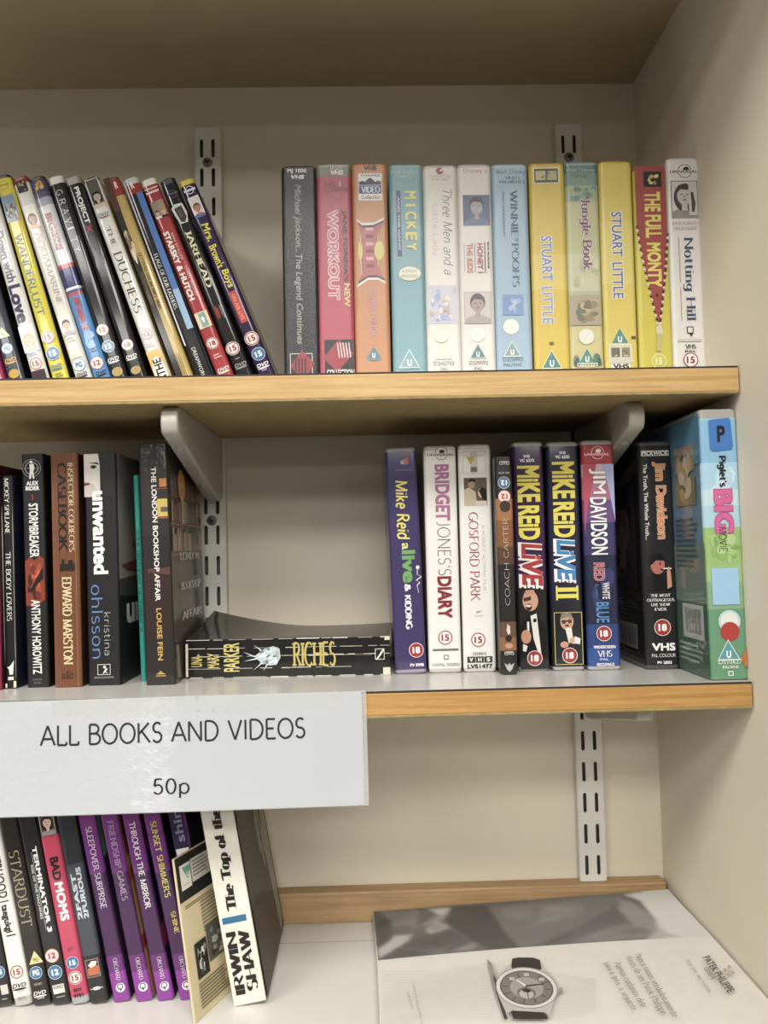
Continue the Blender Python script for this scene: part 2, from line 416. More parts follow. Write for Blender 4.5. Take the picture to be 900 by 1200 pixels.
        if lady: s.ell(part, cu, T(hy-.06), k*.29, hair, k*.38)
        else: s.ell(part, cu, T(hy+.06), k*.24, hair, k*.29)
        s.poly(part, [(U(-.08), T(.2)), (U(-.08), T(hy-.1)), (U(.08), T(hy-.1)), (U(.08), T(.2))], skin)
        s.ell(part, cu, T(hy), k*.2, skin, k*.26)
        s.poly(part, [(U(-.22), T(hy+.04)), (U(-.16), T(hy+.28)), (U(.05), T(hy+.33)), (U(.22), T(hy+.22)), (U(.22), T(hy+.02)), (U(.13), T(hy+.15)), (U(-.1), T(hy+.17))], hair)
        for e in (-.08, .08): s.ell(part, U(e), T(hy+.03), k*.025, '#3a2a24', k*.017, 8)
        s.ell(part, cu, T(hy-.12), k*.06, '#8a4038', k*.018, 10)
        s.poly(part, [(U(-.02), T(hy+.02)), (U(.03), T(hy-.05)), (U(-.02), T(hy-.055))], '#a87560')
        return s
    def patches(s, part, u0, u1, t0, t1, cols, n, seed, smin=.1, smax=.3):
        rd = random.Random(seed)
        for i in range(n):
            w = (u1-u0)*rd.uniform(smin, smax); h = (t1-t0)*rd.uniform(smin, smax)
            cu = rd.uniform(u0+w/2, u1-w/2); ct = rd.uniform(t0+h/2, t1-h/2); k = rd.randint(5, 8); a0 = rd.random()*6
            s.poly(part, [(cu+w/2*math.cos(a0+6.283*j/k)*rd.uniform(.7, 1), ct+h/2*math.sin(a0+6.283*j/k)*rd.uniform(.7, 1)) for j in range(k)], cols[i % len(cols)])
        return s
    def lines(s, part, u0, u1, t0, t1, n, color, d='h', fill=.45, seed=1):
        """rows of unreadably small print"""
        rd = random.Random(seed)
        for i in range(n):
            a = i/n; b = (i+fill)/n
            if d == 'h': s.rect(part, u0, u0+(u1-u0)*rd.uniform(.75, 1), t0+(t1-t0)*a, t0+(t1-t0)*b, color)
            else: s.rect(part, u0+(u1-u0)*a, u0+(u1-u0)*b, t0, t0+(t1-t0)*rd.uniform(.75, 1), color)
        return s
    def done(s):
        for k, d in s.parts.items():
            link(k.split('#')[0], d['V'], d['F'], d['mats'], d['fm'], parent=s.root)
        return s.root

_rows = {}
def _rect(x, z, lean, W, H):
    c, s = math.cos(lean), math.sin(lean)
    return [(x+a*c-b*s, z+a*s+b*c) for a, b in ((-.0003, 0), (W+.0003, 0), (W+.0003, H), (-.0003, H))]
def _hit(p, q):
    for P_, Q_ in ((p, q), (q, p)):
        for k in range(4):
            ax, az = P_[(k+1) % 4][1]-P_[k][1], P_[k][0]-P_[(k+1) % 4][0]
            a = [x*ax+z*az for x, z in P_]; b = [x*ax+z*az for x, z in Q_]
            if max(a) <= min(b) or max(b) <= min(a): return False
    return True
def settle(row, loc, lean, W, H):
    # slide a standing thing right until it only touches the one before it
    prev = _rows.get(row); x = loc.x
    if prev:
        while _hit(prev, _rect(x, loc.z, lean, W, H)): x += .0001
    if x-loc.x > .0006: print('settled', row, round((x-loc.x)*1000, 1), 'mm')
    loc.x = x+.00005; _rows[row] = _rect(loc.x, loc.z, lean, W, H); return loc
def place(xl, xr, yb, xt, yt, Y, z0):
    """pixels of the spine's lower left, lower right and upper left corner -> foot of its left edge, lean, width"""
    b = atY(xl, yb, Y); r = atY(xr, yb, Y); t = atY(xt, yt, Y)
    lean = math.atan2(b.x-t.x, t.z-b.z)
    x = b.x+(b.z-z0)*math.tan(lean)
    return Vector((x, Y, z0)), lean, (r.x-b.x)*math.cos(lean)
# ------------------------------------------------------------------ setting
def wall_mat(color):
    return M(color, rough=.72, bump=.12, bscale=260, var=.03, vscale=6, spec=.35)
WALL = wall_mat('#dbd3c1')
bm = bmesh.new(); bm_box(bm, -1., XW+.04, YB, YB+.04, -.6, .56); struct(from_bm('wall_back', bm, WALL))
bm = bmesh.new(); bm_box(bm, XW, XW+.04, -.42, YB, -.6, .56); struct(from_bm('wall_right', bm, WALL))
bm = bmesh.new(); bm_box(bm, -1., XW, -.25, YB, ZC, ZC+.022); struct(from_bm('ceiling', bm, M('#b3a583', rough=.8, var=.06, vscale=12, bump=.05, bscale=200)))

def wood(name, a, b, c):
    mt = bpy.data.materials.new(name); mt.use_nodes = True; nt = mt.node_tree; bs = nt.nodes['Principled BSDF']
    tc = nt.nodes.new('ShaderNodeTexCoord'); mp = nt.nodes.new('ShaderNodeMapping'); mp.inputs['Scale'].default_value = (5, 90, 150)
    n = nt.nodes.new('ShaderNodeTexNoise'); n.inputs['Scale'].default_value = 2.2; n.inputs['Detail'].default_value = 7; n.inputs['Distortion'].default_value = .6
    r = nt.nodes.new('ShaderNodeValToRGB'); e = r.color_ramp.elements
    e[0].position = .3; e[0].color = lin(a); e[1].position = .72; e[1].color = lin(c); q = e.new(.5); q.color = lin(b)
    nt.links.new(tc.outputs['Object'], mp.inputs[0]); nt.links.new(mp.outputs[0], n.inputs['Vector'])
    mp2 = nt.nodes.new('ShaderNodeMapping'); mp2.inputs['Scale'].default_value = (60, 400, 700)
    n2 = nt.nodes.new('ShaderNodeTexNoise'); n2.inputs['Scale'].default_value = 2; n2.inputs['Detail'].default_value = 2
    nt.links.new(tc.outputs['Object'], mp2.inputs[0]); nt.links.new(mp2.outputs[0], n2.inputs['Vector'])
    mx = nt.nodes.new('ShaderNodeMix'); mx.data_type = 'RGBA'; mx.blend_type = 'MULTIPLY'; mx.inputs[0].default_value = .25
    nt.links.new(n.outputs['Fac'], r.inputs[0]); nt.links.new(r.outputs[0], mx.inputs[6]); nt.links.new(n2.outputs['Fac'], mx.inputs[7])
    nt.links.new(mx.outputs[2], bs.inputs['Base Color']); bs.inputs['Roughness'].default_value = .5
    return mt
W_TOP = wood('beech_pale', '#b18c56', '#c4a068', '#cfae78')
W_MID = wood('beech_warm', '#a3793f', '#b5894e', '#c0965c')
LAM = M('#c3c1bc', rough=.32, coat=.35, crough=.2, var=.03, vscale=14)
UNDER = M('#9c875c', rough=.8, var=.12, vscale=70, bump=.1, bscale=300)
SEAM = M('#2a2119', rough=.7)
BOARDW = M('#d2d0ca', rough=.35, coat=.3, crough=.22, var=.03, vscale=10)

def shelf(label, z1, th, woodm, y0=0.0):
    root = empty('shelf', (-.3, .1, z1)); tag(root, label, 'shelf', 'shelves in the alcove')
    def part(n, bm, mat):
        o = from_bm(n, bm, mat); o.data.transform(Matrix.Translation((.3, -.1, -z1))); o.parent = root; return o
    x0, x1 = -.98, XW-.0014
    bm = bmesh.new(); bm_box(bm, x0, x1, y0+.0022, YSH, z1-th+.0006, z1); 
    for f in bm.faces: f.material_index = 1 if f.normal.z < -.5 else 0
    part('board', bm, [LAM, UNDER])
    bm = bmesh.new(); bm_box(bm, x0, x1, y0, y0+.0022, z1-th+.0022, z1-.0016, .0004); part('edge_band', bm, woodm)
    bm = bmesh.new(); bm_box(bm, x0, x1, y0+.0003, y0+.0022, z1-.0016, z1-.0002); part('edge_seam', bm, SEAM)
    bm = bmesh.new(); bm_box(bm, x0, x1, y0-.0004, y0+.0022, z1-th, z1-th+.0022, .0006); part('edge_lip', bm, M('#8f7c50', rough=.6, var=.2, vscale=120))
    return root
shelf('upper beech-edged shelf holding the leaning disc cases and pale video cases', ZT, TT, W_TOP)
shelf('lower beech-edged shelf with the white paper price sign taped to its front', ZM, TM, W_MID)
# the white bottom board
root = empty('bottom_shelf', (0, .1, ZS)); tag(root, 'white laminate bottom board under the magazine and purple books', 'shelf')
bm = bmesh.new(); bm_box(bm, -.98, XW-.001, -.22, YB-.001, -.022, 0); o = from_bm('board', bm, BOARDW, root); o.location = (0, -.1, 0)
a, b = atZ(352, 1105, ZS), atZ(440, 1103, ZS)
bm = bmesh.new(); bm_box(bm, -.13, .02, a.y-.0005, a.y+.0005, 0.00005, .0002); o = from_bm('joint_line', bm, M('#a9a69e', rough=.7), root); o.location = (0, -.1, 0)
# wooden batten along the back
bm = bmesh.new(); bm_box(bm, -.98, XW-.0035, .194, YB-.0005, ZS+.0002, ZS+.030, .0014)
tag(from_bm('batten', bm, wood('batten_wood', '#a48562', '#b4956c', '#bf9f76')), 'bare wooden batten along the back of the bottom shelf behind the magazine', 'batten')

# slotted uprights
MET = M('#d9d8d2', rough=.5, var=.04, vscale=20, spec=.4)
METD = M('#6d6a60', rough=.6)
SCREW = M('#9fa2a2', rough=.3, metal=.25)
def stadium(cx, cy, w, h):
    r = w/2
    return [(cx+r*math.cos(R(a)), cy+h/2-r+r*math.sin(R(a))) for a in range(0, 181, 30)]+[(cx+r*math.cos(R(a)), cy-h/2+r+r*math.sin(R(a))) for a in range(180, 361, 30)]
def screw(parent, x, y, z, r=.0052):
    bm = bmesh.new(); bmesh.ops.create_uvsphere(bm, u_segments=16, v_segments=8, radius=r)
    for v in bm.verts: v.co = Vector((v.co.x+x, min(0, v.co.z)*-.4*-1+y if False else y-abs(v.co.z)*.35, v.co.y+z))
    h = from_bm('screw', bm, SCREW, parent, smooth=True)
    bm = bmesh.new()
    for a in (20, 110):
        c, s = math.cos(R(a)), math.sin(R(a)); L, w = r*.55, r*.13
        vs = [bm.verts.new((x+px*c-pz*s, y-r*.36, z+px*s+pz*c)) for px, pz in ((-L, -w), (L, -w), (L, w), (-L, w))]; bm.faces.new(vs)
    from_bm('cross_recess', bm, M('#26241f', rough=.8), h)
    return h
def upright(label, x, ztop, zbot, screws, zslot):
    root = empty('shelf_upright', (x, YB, zbot)); tag(root, label, 'shelf upright', 'slotted metal uprights on the back wall')
    w = .0262; H = ztop-zbot
    zs = []; z = zslot
    while z > zbot+.0112: zs.append(z-zbot); z -= .03115
    holes = [stadium(sx, q, .0036, .0198) for q in zs for sx in (-.0064, .0056)]
    outer = [(-w/2+.0015, 0), (w/2-.0015, 0), (w/2-.0005, .0015), (w/2-.0005, H-.0015), (w/2-.0015, H), (-w/2+.0015, H), (-w/2+.0005, H-.0015), (-w/2+.0005, .0015)]
    mtx = Matrix.Translation((0, -.0114, 0)) @ Matrix.Rotation(R(90), 4, 'X')
    curve_plate('face_plate', outer, holes, .0012, MET, mtx, root)
    for s in (-1, 1):
        bm = bmesh.new(); bm_box(bm, s*w/2-.0007, s*w/2+.0007, -.0115, -.0002, 0, H, .0005); from_bm('side_flange', bm, MET, root)
    bm = bmesh.new(); bm_box(bm, -w/2+.001, w/2-.001, -.0012, -.0003, .001, H-.001); from_bm('channel_back', bm, METD, root)
    for q in screws: screw(root, -.0005, -.0121, q-zbot)
    return root
zs0 = .42201
upright('left slotted grey metal upright, its top showing above the purple leaning case', -.1590, .4437, -.336, [atY(244, 190, .2).z, atY(250, 610, .2).z], zs0)
upright('right slotted white metal upright, bare below the lower shelf near the corner', .2213, .4437, ZS+.0305, [atY(667, 184, .2).z], zs0-.0002)

# brackets under the shelves
BRK = M('#aaa79c', rough=.38, coat=.2, var=.03, spec=.45)
def bracket(label, x, ztop, L, yb=YST-.0008, dk=1.):
    root = empty('shelf_bracket', (x, yb, ztop)); tag(root, label, 'bracket', 'metal brackets under the shelves')
    # profile in (y forward, z): tapering arm with a rounded nose
    pr = [(0, -.0004), (L*.93, -.0004)] + arc(L-.010, -.0125, .010, .012, 80, -40, 8) + [(L*.86, -.0262), (L*.5, -.044), (L*.2, -.0585)] + arc(.013, -.052, .013, .011, -60, -170, 6)
    pr = [(y, z*dk) for y, z in pr]
    mtx = Matrix(((0, 0, 1, 0), (-1, 0, 0, 0), (0, 1, 0, 0), (0, 0, 0, 1)))
    curve_plate('arm', pr, [], .0135-.004, BRK, mtx, root, bev=.002)
    for q in (.82, .34):
        y = -L*q
        zz = dk*(-.0295 if q > .8 else -.0525)
        bm = bmesh.new(); bmesh.ops.create_cone(bm, cap_ends=True, radius1=.0042, radius2=.003, depth=.005, segments=14)
        for v in bm.verts: v.co = Vector((v.co.x, y+v.co.y, zz-v.co.z*1.0))
        from_bm('screw', bm, SCREW, root)
    return root
bracket('grey metal bracket under the upper shelf above the lying black paperback', -.1545, ZT-TT, .190)
bracket('grey metal bracket under the upper shelf, above the row of dark video cases', .2225, ZT-TT, .172)
bracket('pale metal bracket peeping out below the lower shelf near the right corner', .2225, ZM-TM, .165, dk=.68)

# ------------------------------------------------------------------ light: rows of ceiling panels in the shop
def panel(x, y, z, sx, sy, e, col=(1, .972, .915)):
    l = bpy.data.lights.new('ceiling_lamp', 'AREA'); l.shape = 'RECTANGLE'; l.size = sx; l.size_y = sy; l.energy = e; l.color = col
    o = bpy.data.objects.new('ceiling_lamp', l); COL.objects.link(o); o.location = (x, y, z); return o
for x in (-1.7, .15, 2.4):
    panel(x, -1.25, 1.25, 1.2, .6, 44)
    panel(x, -2.45, 1.25, 1.2, .6, 44)
    panel(x, -3.85, 1.25, 1.2, .8, 48)
    panel(x, -8.5, 1.25, 1.2, .8, 80)
w = bpy.data.worlds.new('room'); scn.world = w; w.use_nodes = True
w.node_tree.nodes['Background'].inputs[0].default_value = (.95, .91, .84, 1); w.node_tree.nodes['Background'].inputs[1].default_value = .2
# ------------------------------------------------------------------ top shelf: leaning disc cases
GD = 'leaning disc cases on the upper shelf'
YT = .062; VB = .930
def tdvd(xl, xt, yt, label, case, cover, bands=(), side=None, yb=440.5, top=.004, fin='film'):
    loc, lean, _ = place(xl, xl+20, yb, xt, yt, YT, ZT); settle('top', loc, lean, .0132, .197)
    return Item('disc_case', label, 'disc case', GD, loc, .0132, .135, .197, lean, fin=fin, vb=VB).case(case, .0036, cover, bands, side, top)
BK = '#1d1c1c'
i = tdvd(-16, -83, 205, 'magenta disc case at the far left edge, just a sliver showing', '#d8d4d6', '#b23a66'); i.done()
i = tdvd(8, -58, 205, 'slate blue disc case with yellow triangle badge, second from left edge', BK, '#3b3f4b', [(0, .2, '#8a9a4a')], '#1c1c1e')
i.tri(1, 'PG', .5, .785, .0052, '#d8d2a8', '#d8d2a8', '#8c8a68').badge(2, 'PG', .5, .862, .0047, kind='pgblue').dvd(1, .5, .92, .010, '#c9a24a')
i.ell('studio_mark', .5, .985, .0045, '#b98f3c', .004).rect('small_print', .15, .7, .62, .628, '#8f8a72').rect('small_print', .15, .75, .64, .648, '#8f8a72').done()
i = tdvd(36.6, -30, 206, 'white disc case with curvy navy title and a blonde woman near its foot', BK, '#d4d2d0', [(0, .12, '#8fa3b4')], '#26211d')
i.txt('title', 'Down with', .22, .78, .285, .535, '#252c5c', 'd', 'black').txt('title', 'Love', .12, .9, .55, .735, '#252c5c', 'd', 'black')
i.face_pic('portrait', .02, .98, .75, .88, '#c5c1c4', '#d8aa92', '#b79a6c', '#c9b9b4', True)
i.lines('small_print', .2, .8, .885, .905, 2, '#6d7fa0').badge(1, '15', .5, .938, .0056, kind='red').rect('foot_band', .05, .95, .97, 1.06, '#4a343c').dvd(1, .55, .985, .009, '#231d22').done()
i = tdvd(60, -7.5, 207, 'bright yellow disc case with thin pale blue title and a crowd picture', BK, '#d3c239', (), '#1d2a18')
i.ell('studio_mark', .45, .055, .0042, '#8d8f3c').ell('studio_mark', .45, .055, .0037, '#d3c239').rect('studio_mark', .1, .8, .05, .058, '#8d8f3c')
i.rect('picture', .06, .9, .105, .235, '#6f8aa0').patches('picture', .06, .9, .14, .235, ['#2a2626', '#c9a78c', '#394a6a', '#8d4038', '#d8cfc0', '#1f2f24'], 40, 3, .1, .28)
i.txt('title', 'WANDERLUST', .22, .72, .30, .70, '#4f86a6', 'd', 'thin')
i.badge(1, '15', .5, .81, .0056, kind='red').badge(2, '15', .52, .89, .0060, kind='blue').dvd(1, .5, .955, .0105, '#3f7f8c').lines('small_print', .25, .8, .985, 1.01, 2, '#8c9440').done()
i = tdvd(86.7, 13, 211, 'cream white disc case with thin grey title and two small pictures of women', '#8c2a3a', '#d5d1c6', (), '#d9d5ca', top=.007)
i.rect('studio_mark', .2, .85, .025, .085, '#2b2740').patches('studio_mark', .28, .78, .03, .08, ['#c9a04a', '#8a6a3a'], 7, 2, .2, .4)
i.face_pic('portrait', .14, .9, .15, .265, '#e5e1d8', '#c58c66', '#5a3626', '#d3a27e', True, '#f0eee8')
i.txt('title', 'AQUAMARINE', .3, .75, .285, .65, '#9d9b94', 'd', 'roman')
i.face_pic('portrait#2', .12, .9, .70, .80, '#d8d4ca', '#c99c7c', '#3a2a22', '#8d8f94').lines('small_print', .25, .8, .81, .84, 2, '#a39f94')
i.tri(1, 'PG', .5, .89, .0054, '#ddd6b4', '#c9c294', '#b5ac80').badge(2, 'PG', .5, .948, .0055, kind='pgblue').dvd(1, .5, .995, .0095, '#3a3a3c').done()
i = tdvd(109, 32.5, 208.5, 'disc case with pale upper half, navy stripe and sky blue lower half', BK, '#d2d4d4',
   [(-.02, .085, '#4a4268'), (.085, .11, '#5d5878'), (.11, .15, '#9aa0b4'), (.445, .465, '#c05a5e'), (.465, .56, '#3a3c78'), (.56, .573, '#e2e0de'), (.573, .586, '#5a5890'), (.586, .603, '#b05460'), (.603, 1.08, '#4d87bf')], '#27303c')
i.patches('studio_mark', .15, .85, .01, .075, ['#d8b050', '#c9963c'], 8, 5, .2, .5)
i.txt('title', 'BIG', .28, .72, .19, .275, '#b5343c', 'd', 'black').txt('title', 'MOMMAS', .52, .74, .28, .375, '#b5343c', 'd', 'black').txt('title', 'HOUSE', .28, .48, .28, .375, '#b5343c', 'd', 'black')
i.txt('title#2', 'BIG', .3, .72, .615, .67, '#b8404c', 'd', 'black').txt('title#2', 'momma', .3, .66, .675, .735, '#b8404c', 'd', 'black').txt('title#2', '2', .3, .7, .745, .775, '#b8404c', 'd', 'black')
i.patches('cloud_print', .05, .95, .78, .88, ['#6d9fcc', '#5a92c4'], 8, 4, .3, .6).lines('small_print', .3, .75, .865, .89, 2, '#3a5f90').badge(1, '12', .5, .94, .0056, kind='pink').dvd(1, .55, .99, .0095, '#20324e').done()
i = tdvd(128, 52.4, 207, 'black disc case with white rim and widely spaced thin white capitals', '#c9c7bf', '#262628', (), '#1f1f22', top=.008)
for k, ch in enumerate('GRAVITY'):
    t = .075+k*.0475; i.txt('title', ch, .3, .72, t, t+(.008 if ch == 'I' else .027), '#d9d7d2', 'd', 'thin')
i.badge(1, '12', .42, .775, .0052, kind='pink').badge(2, '12', .45, .858, .0054, kind='blue').dvd(1, .5, .925, .010, '#d9d7d2').ell('studio_mark', .5, .985, .0046, '#a98c4e', .004).done()
i = tdvd(152, 73.5, 206, 'dark brown disc case with clear rim, short bold white title and red final letter', '#8f8c84', '#2d2522', [(-.1, .3, '#222021'), (.55, 1.1, '#231f1f')], '#15130f', top=.008)
i.txt('title', 'PROJECT', .34, .74, .06, .245, '#dedbd6', 'd', 'black').txt('title', 'X', .34, .74, .25, .29, '#a8282e', 'd', 'black')
i.patches('smudge_print', .1, .9, .33, .5, ['#38291f', '#33261f', '#402c22'], 7, 9, .3, .6)
i.badge(1, '18', .5, .852, .0050, kind='pink').dvd(1, .5, .912, .0095, '#d9d7d2').ell('studio_mark', .5, .978, .0044, '#a08a50', .0036).done()
i = tdvd(180.5, 95.5, 208, 'white disc case with tall thin serif title and pale portrait at its top', BK, '#d2d0c8', (), '#c3b183')
i.face_pic('portrait', .1, .94, .012, .155, '#5d5852', '#b9a48e', '#3d342c', '#c9b49c', True, '#d9d6cf').dvd(1, .5, .195, .0095, '#77756c')
i.txt('title', 'THE', .36, .66, .255, .355, '#45433f', 'd', 'roman').txt('title', 'DUCHESS', .24, .78, .385, .69, '#35332f', 'd', 'roman')
i.badge(1, '12', .5, .80, .0050, kind='red').lines('small_print', .2, .75, .845, .868, 2, '#9a978e')
i.rect('distributor_block', .03, .97, .88, 1.07, '#c9982f').ell('distributor_block', .5, .99, .0055, '#e8e4da', .014).txt('distributor_block', 'PATHE', .22, .78, .925, 1.06, '#2a261f', 'u', 'black').done()
i = tdvd(206, 119.5, 209, 'gold and dark brown disc case with red corner flash and faint brown title', '#4a2d22', '#b59a58', [(.0, .1, '#a83a34')], '#c2a35a', top=.003)
i.rect('cover_picture', .02, .42, .0, 1.08, '#3a332b').rect('cover_picture', .02, .45, 0, .17, '#5a3527').patches('cover_picture', .02, .5, .24, .47, ['#c9b294', '#6a5848', '#d6c6ae', '#4a3c32', '#8f7a62'], 16, 8, .25, .55)
i.patches('cover_picture', .02, .42, .45, .7, ['#5e513f', '#4a4034', '#6d5c44'], 9, 3, .3, .6).txt('corner_letter', 'R', .6, .8, .03, .065, '#e6ddd2', 'h', 'black')
i.txt('title', 'LETTERS FROM IWO JIMA', .48, .7, .39, .68, '#5f4d2c', 'd', 'serif').lines('small_print', .45, .8, .9, 1.03, 3, '#8a7440', 'd').done()
i = tdvd(229.5, 143.5, 212, 'disc case split lengthwise black and blue with a red square at top', '#b3b2b4', '#232325', [(-.02, .085, '#a8352f')], '#b5bec9', top=.007)
i.rect('colour_strip', .55, .96, .085, .58, '#4d74b5').rect('colour_strip', .55, .96, .58, .78, '#8fb0d0').rect('colour_strip', .5, .96, .78, 1.08, '#27272a').rect('edge_strip', .0, .1, .02, .85, '#b9b9c4')
i.txt('corner_letter', 'R', .38, .6, .025, .06, '#e6ddd2', 'h', 'black').txt('title', 'FLAGS OF OUR FATHERS', .2, .46, .39, .67, '#c9c7c0', 'd', 'serif').txt('distributor_mark', 'DREAMWORKS', .35, .6, .87, 1.03, '#c9c7c0', 'd', 'sans').done()
i = tdvd(254.5, 164.3, 213, 'red disc case with white rim, bold white title and a portrait of two people', '#d5d2c8', '#b13a3e', (), '#8f2c30', top=.007)
i.rect('stripes', .06, .94, .052, .058, '#dccfc8').rect('stripes', .06, .94, .068, .078, '#dccfc8')
i.face_pic('portrait', .08, .5, .12, .205, '#8a8070', '#c9a084', '#3a2e28', '#d8d4cc').face_pic('portrait', .5, .92, .12, .205, '#9a8a6c', '#cfa88a', '#a5814e', '#2c2a2a')
i.txt('title', 'STARSKY & HUTCH', .14, .52, .275, .625, '#e3ddd6', 'd', 'black').txt('actor_names', 'BEN STILLER', .62, .76, .29, .43, '#dcc2bc', 'd', 'sans').txt('actor_names', 'OWEN WILSON', .62, .76, .46, .61, '#dcc2bc', 'd', 'sans')
i.rect('picture', .08, .92, .69, .77, '#cbc7a0').rect('picture', .3, .75, .695, .765, '#7f9a90').txt('picture', '9', .4, .6, .715, .745, '#e9e7de', 'h', 'black')
i.badge(1, '18', .5, .85, .0052, kind='red').lines('small_print', .25, .75, .905, .93, 2, '#d9a8a2').dvd(1, .52, .985, .0105, '#e0d2cc').done()
i = tdvd(277.5, 184, 206, 'black disc case with cream serif title and a white-scarfed face near its top', '#161617', '#1f1f20', (), '#19191a', top=.006)
i.ell('studio_mark', .5, .085, .0034, '#55565a').ell('studio_mark', .5, .085, .0028, '#1f1f20').rect('studio_mark', .15, .85, .08, .086, '#66676a')
i.poly('portrait', [(.06, .15), (.35, .135), (.85, .14), (.95, .19), (.78, .235), (.3, .235), (.12, .19)], '#c9c8c4').poly('portrait', [(.22, .155), (.75, .15), (.82, .21), (.6, .232), (.35, .225)], '#4a403a').poly('portrait', [(.4, .17), (.6, .165), (.62, .2), (.45, .205)], '#6a564a')
i.txt('title', 'JARHEAD', .3, .72, .275, .565, '#d9cfa6', 'd', 'serifb').ell('tagline_figure', .35, .69, .002, '#8f3b30', .006).lines('small_print', .6, .75, .66, .73, 2, '#8f8d88', 'd')
i.badge(1, '15', .42, .875, .0060, kind='red').lines('small_print#2', .3, .7, .925, .935, 1, '#8d8d8d').dvd(1, .5, .962, .0105, '#8d8c8a').done()
i = tdvd(303.5, 207, 209.5, 'purple disc case with yellow rim and wobbly yellow title, rightmost of the leaning row', '#c8b62c', '#3c2759', (), '#33224b', top=.006)
i.ell('studio_mark', .5, .06, .0038, '#cfc9d6').ell('studio_mark', .5, .06, .003, '#3c2759').rect('studio_mark', .1, .88, .055, .066, '#d6d0dc')
i.face_pic('portrait', .14, .88, .095, .2, '#d5ccc8', '#c08068', '#7a5638', '#5a6c9c', False, '#e6e2e4')
i.txt('title', 'Mrs.', .3, .78, .235, .325, '#d8cc48', 'd', 'bold', shear=.1).txt('title', "Brown's", .22, .74, .345, .46, '#d8cc48', 'd', 'bold', shear=-.06).txt('title', 'Boys', .24, .82, .475, .565, '#d8cc48', 'd', 'bold', shear=.08)
i.rect('flash', .1, .2, .6, .78, '#3a3a40').rect('flash', .25, .72, .585, .745, '#bf4444').txt('flash', 'ON AIR LIVE', .36, .6, .6, .73, '#e08a78', 'd', 'bold')
i.badge(1, '15', .5, .828, .0062, kind='red').badge(2, '15', .52, .908, .0058, kind='blue').dvd(1, .5, .965, .0105, '#e0dce4').lines('small_print', .3, .75, .985, .998, 1, '#9d8fb4').done()

# ------------------------------------------------------------------ top shelf: video cases
GV = 'video cases on the upper shelf'
def tvhs(xl, yt, label, cover, bands=(), case='#b9b6ae', side=None, W=.0303, xt=None, yb=436, fin='sleeve', top=.004):
    a = atY(xl, yb, YT); b = atY(xl-7 if xt is None else xt, yt, YT)
    x = (a.x+b.x)/2
    return Item('video_case', label, 'video case', GV, Vector((x, YT, ZT)), W, .12, b.z-ZT, 0, fin=fin, vb=1-.0136/(b.z-ZT)).case(case, .0035, cover, bands, side, top, ch=.002)
i = tvhs(335, 194, 'charcoal video case with long grey italic title, leftmost of the upright videos', '#2e2d31', (), '#232226', '#7d2c48', xt=328)
i.txt('catalogue_number', 'MJ 1000', .18, .72, .018, .042, '#dcdad6', 'h', 'bold').txt('catalogue_number', 'VHS', .28, .66, .048, .068, '#dcdad6', 'h', 'black', shear=.2)
i.txt('title', 'Michael Jackson...The Legend Continues', .32, .56, .095, .862, '#8f8b80', 'd', 'bold', shear=.18)
i.frame('label_block', .16, .8, .905, 1.06, '#c9c3bd', '#2a292d').poly('label_block', [(.18, .96), (.5, .89), (.86, .955), (.5, 1.05)], '#a8323e')
for k in range(4): i.rect('label_block', .3+.09*k, .34+.09*k, .93, 1.0, '#4a2026')
i.done()
i = tvhs(376, 191, 'raspberry pink video case with white outlined title and grey top band', '#bd4459', [(-.05, .066, '#77766c')], '#8f8c84', '#a93a50')
i.txt('catalogue_number', 'LR 2218', .42, .74, .012, .034, '#d8d6d0', 'h', 'sans').txt('catalogue_number', 'VHS', .42, .78, .037, .06, '#e0ded8', 'h', 'black', shear=.15)
i.txt('publisher_mark', 'KARL', .24, .55, .093, .117, '#332a3a', 'h', 'thin').txt('publisher_mark', 'LORIMAR', .24, .92, .118, .142, '#332a3a', 'h', 'thin').rect('publisher_mark', .66, .7, .09, .115, '#d8b04a').rect('publisher_mark', .74, .78, .09, .115, '#5a68a8')
i.txt('title', 'WORKOUT', .3, .6, .23, .655, '#c86474', 'd', 'bold', outline='#e3d4d2', og=.05)
i.txt('title', "JANE FONDA'S", .7, .86, .23, .57, '#2e2440', 'd', 'bold').txt('title', 'NEW', .74, .9, .58, .69, '#d8c272', 'd', 'bold')
i.rect('label_block', .15, .98, .845, 1.06, '#2c2a2e').poly('label_block', [(.1, .93), (.55, .845), (.97, .91), (.5, 1.0)], '#b0323e')
for k in range(5): i.poly('label_block', [(.5+.08*k, .86), (.53+.08*k, .86), (.58+.08*k, .93), (.55+.08*k, .93)], '#d8c4c0')
i.txt('label_block', 'COLLECTION', .2, .98, .985, 1.02, '#d8d4d0', 'h', 'bold').done()
i = tvhs(418, 190.5, 'orange video case with pink starburst emblem and small white crest', '#c47f4e', (), '#b9733f', '#a8663a')
i.txt('catalogue_number', 'TV 8160', .32, .7, .0, .014, '#4a3226', 'h', 'sans').txt('catalogue_number', 'VHS', .36, .72, .018, .04, '#30241e', 'h', 'black', shear=.15)
i.rect('crest', .18, .86, .055, .185, '#dcd9d4').txt('crest', 'THAMES', .24, .8, .06, .07, '#2a3354', 'h', 'bold').poly('crest', [(.2, .11), (.2, .095), (.3, .09), (.38, .095), (.46, .08), (.52, .076), (.58, .08), (.66, .095), (.75, .09), (.84, .095), (.84, .11)], '#2f3c68')
i.rect('crest', .2, .84, .112, .152, '#3f4f86').txt('crest', 'VIDEO', .25, .8, .117, .147, '#d4dae6', 'h', 'serifb').txt('crest', 'Collection', .25, .8, .16, .178, '#9c3a44', 'h', 'bold', shear=.2)
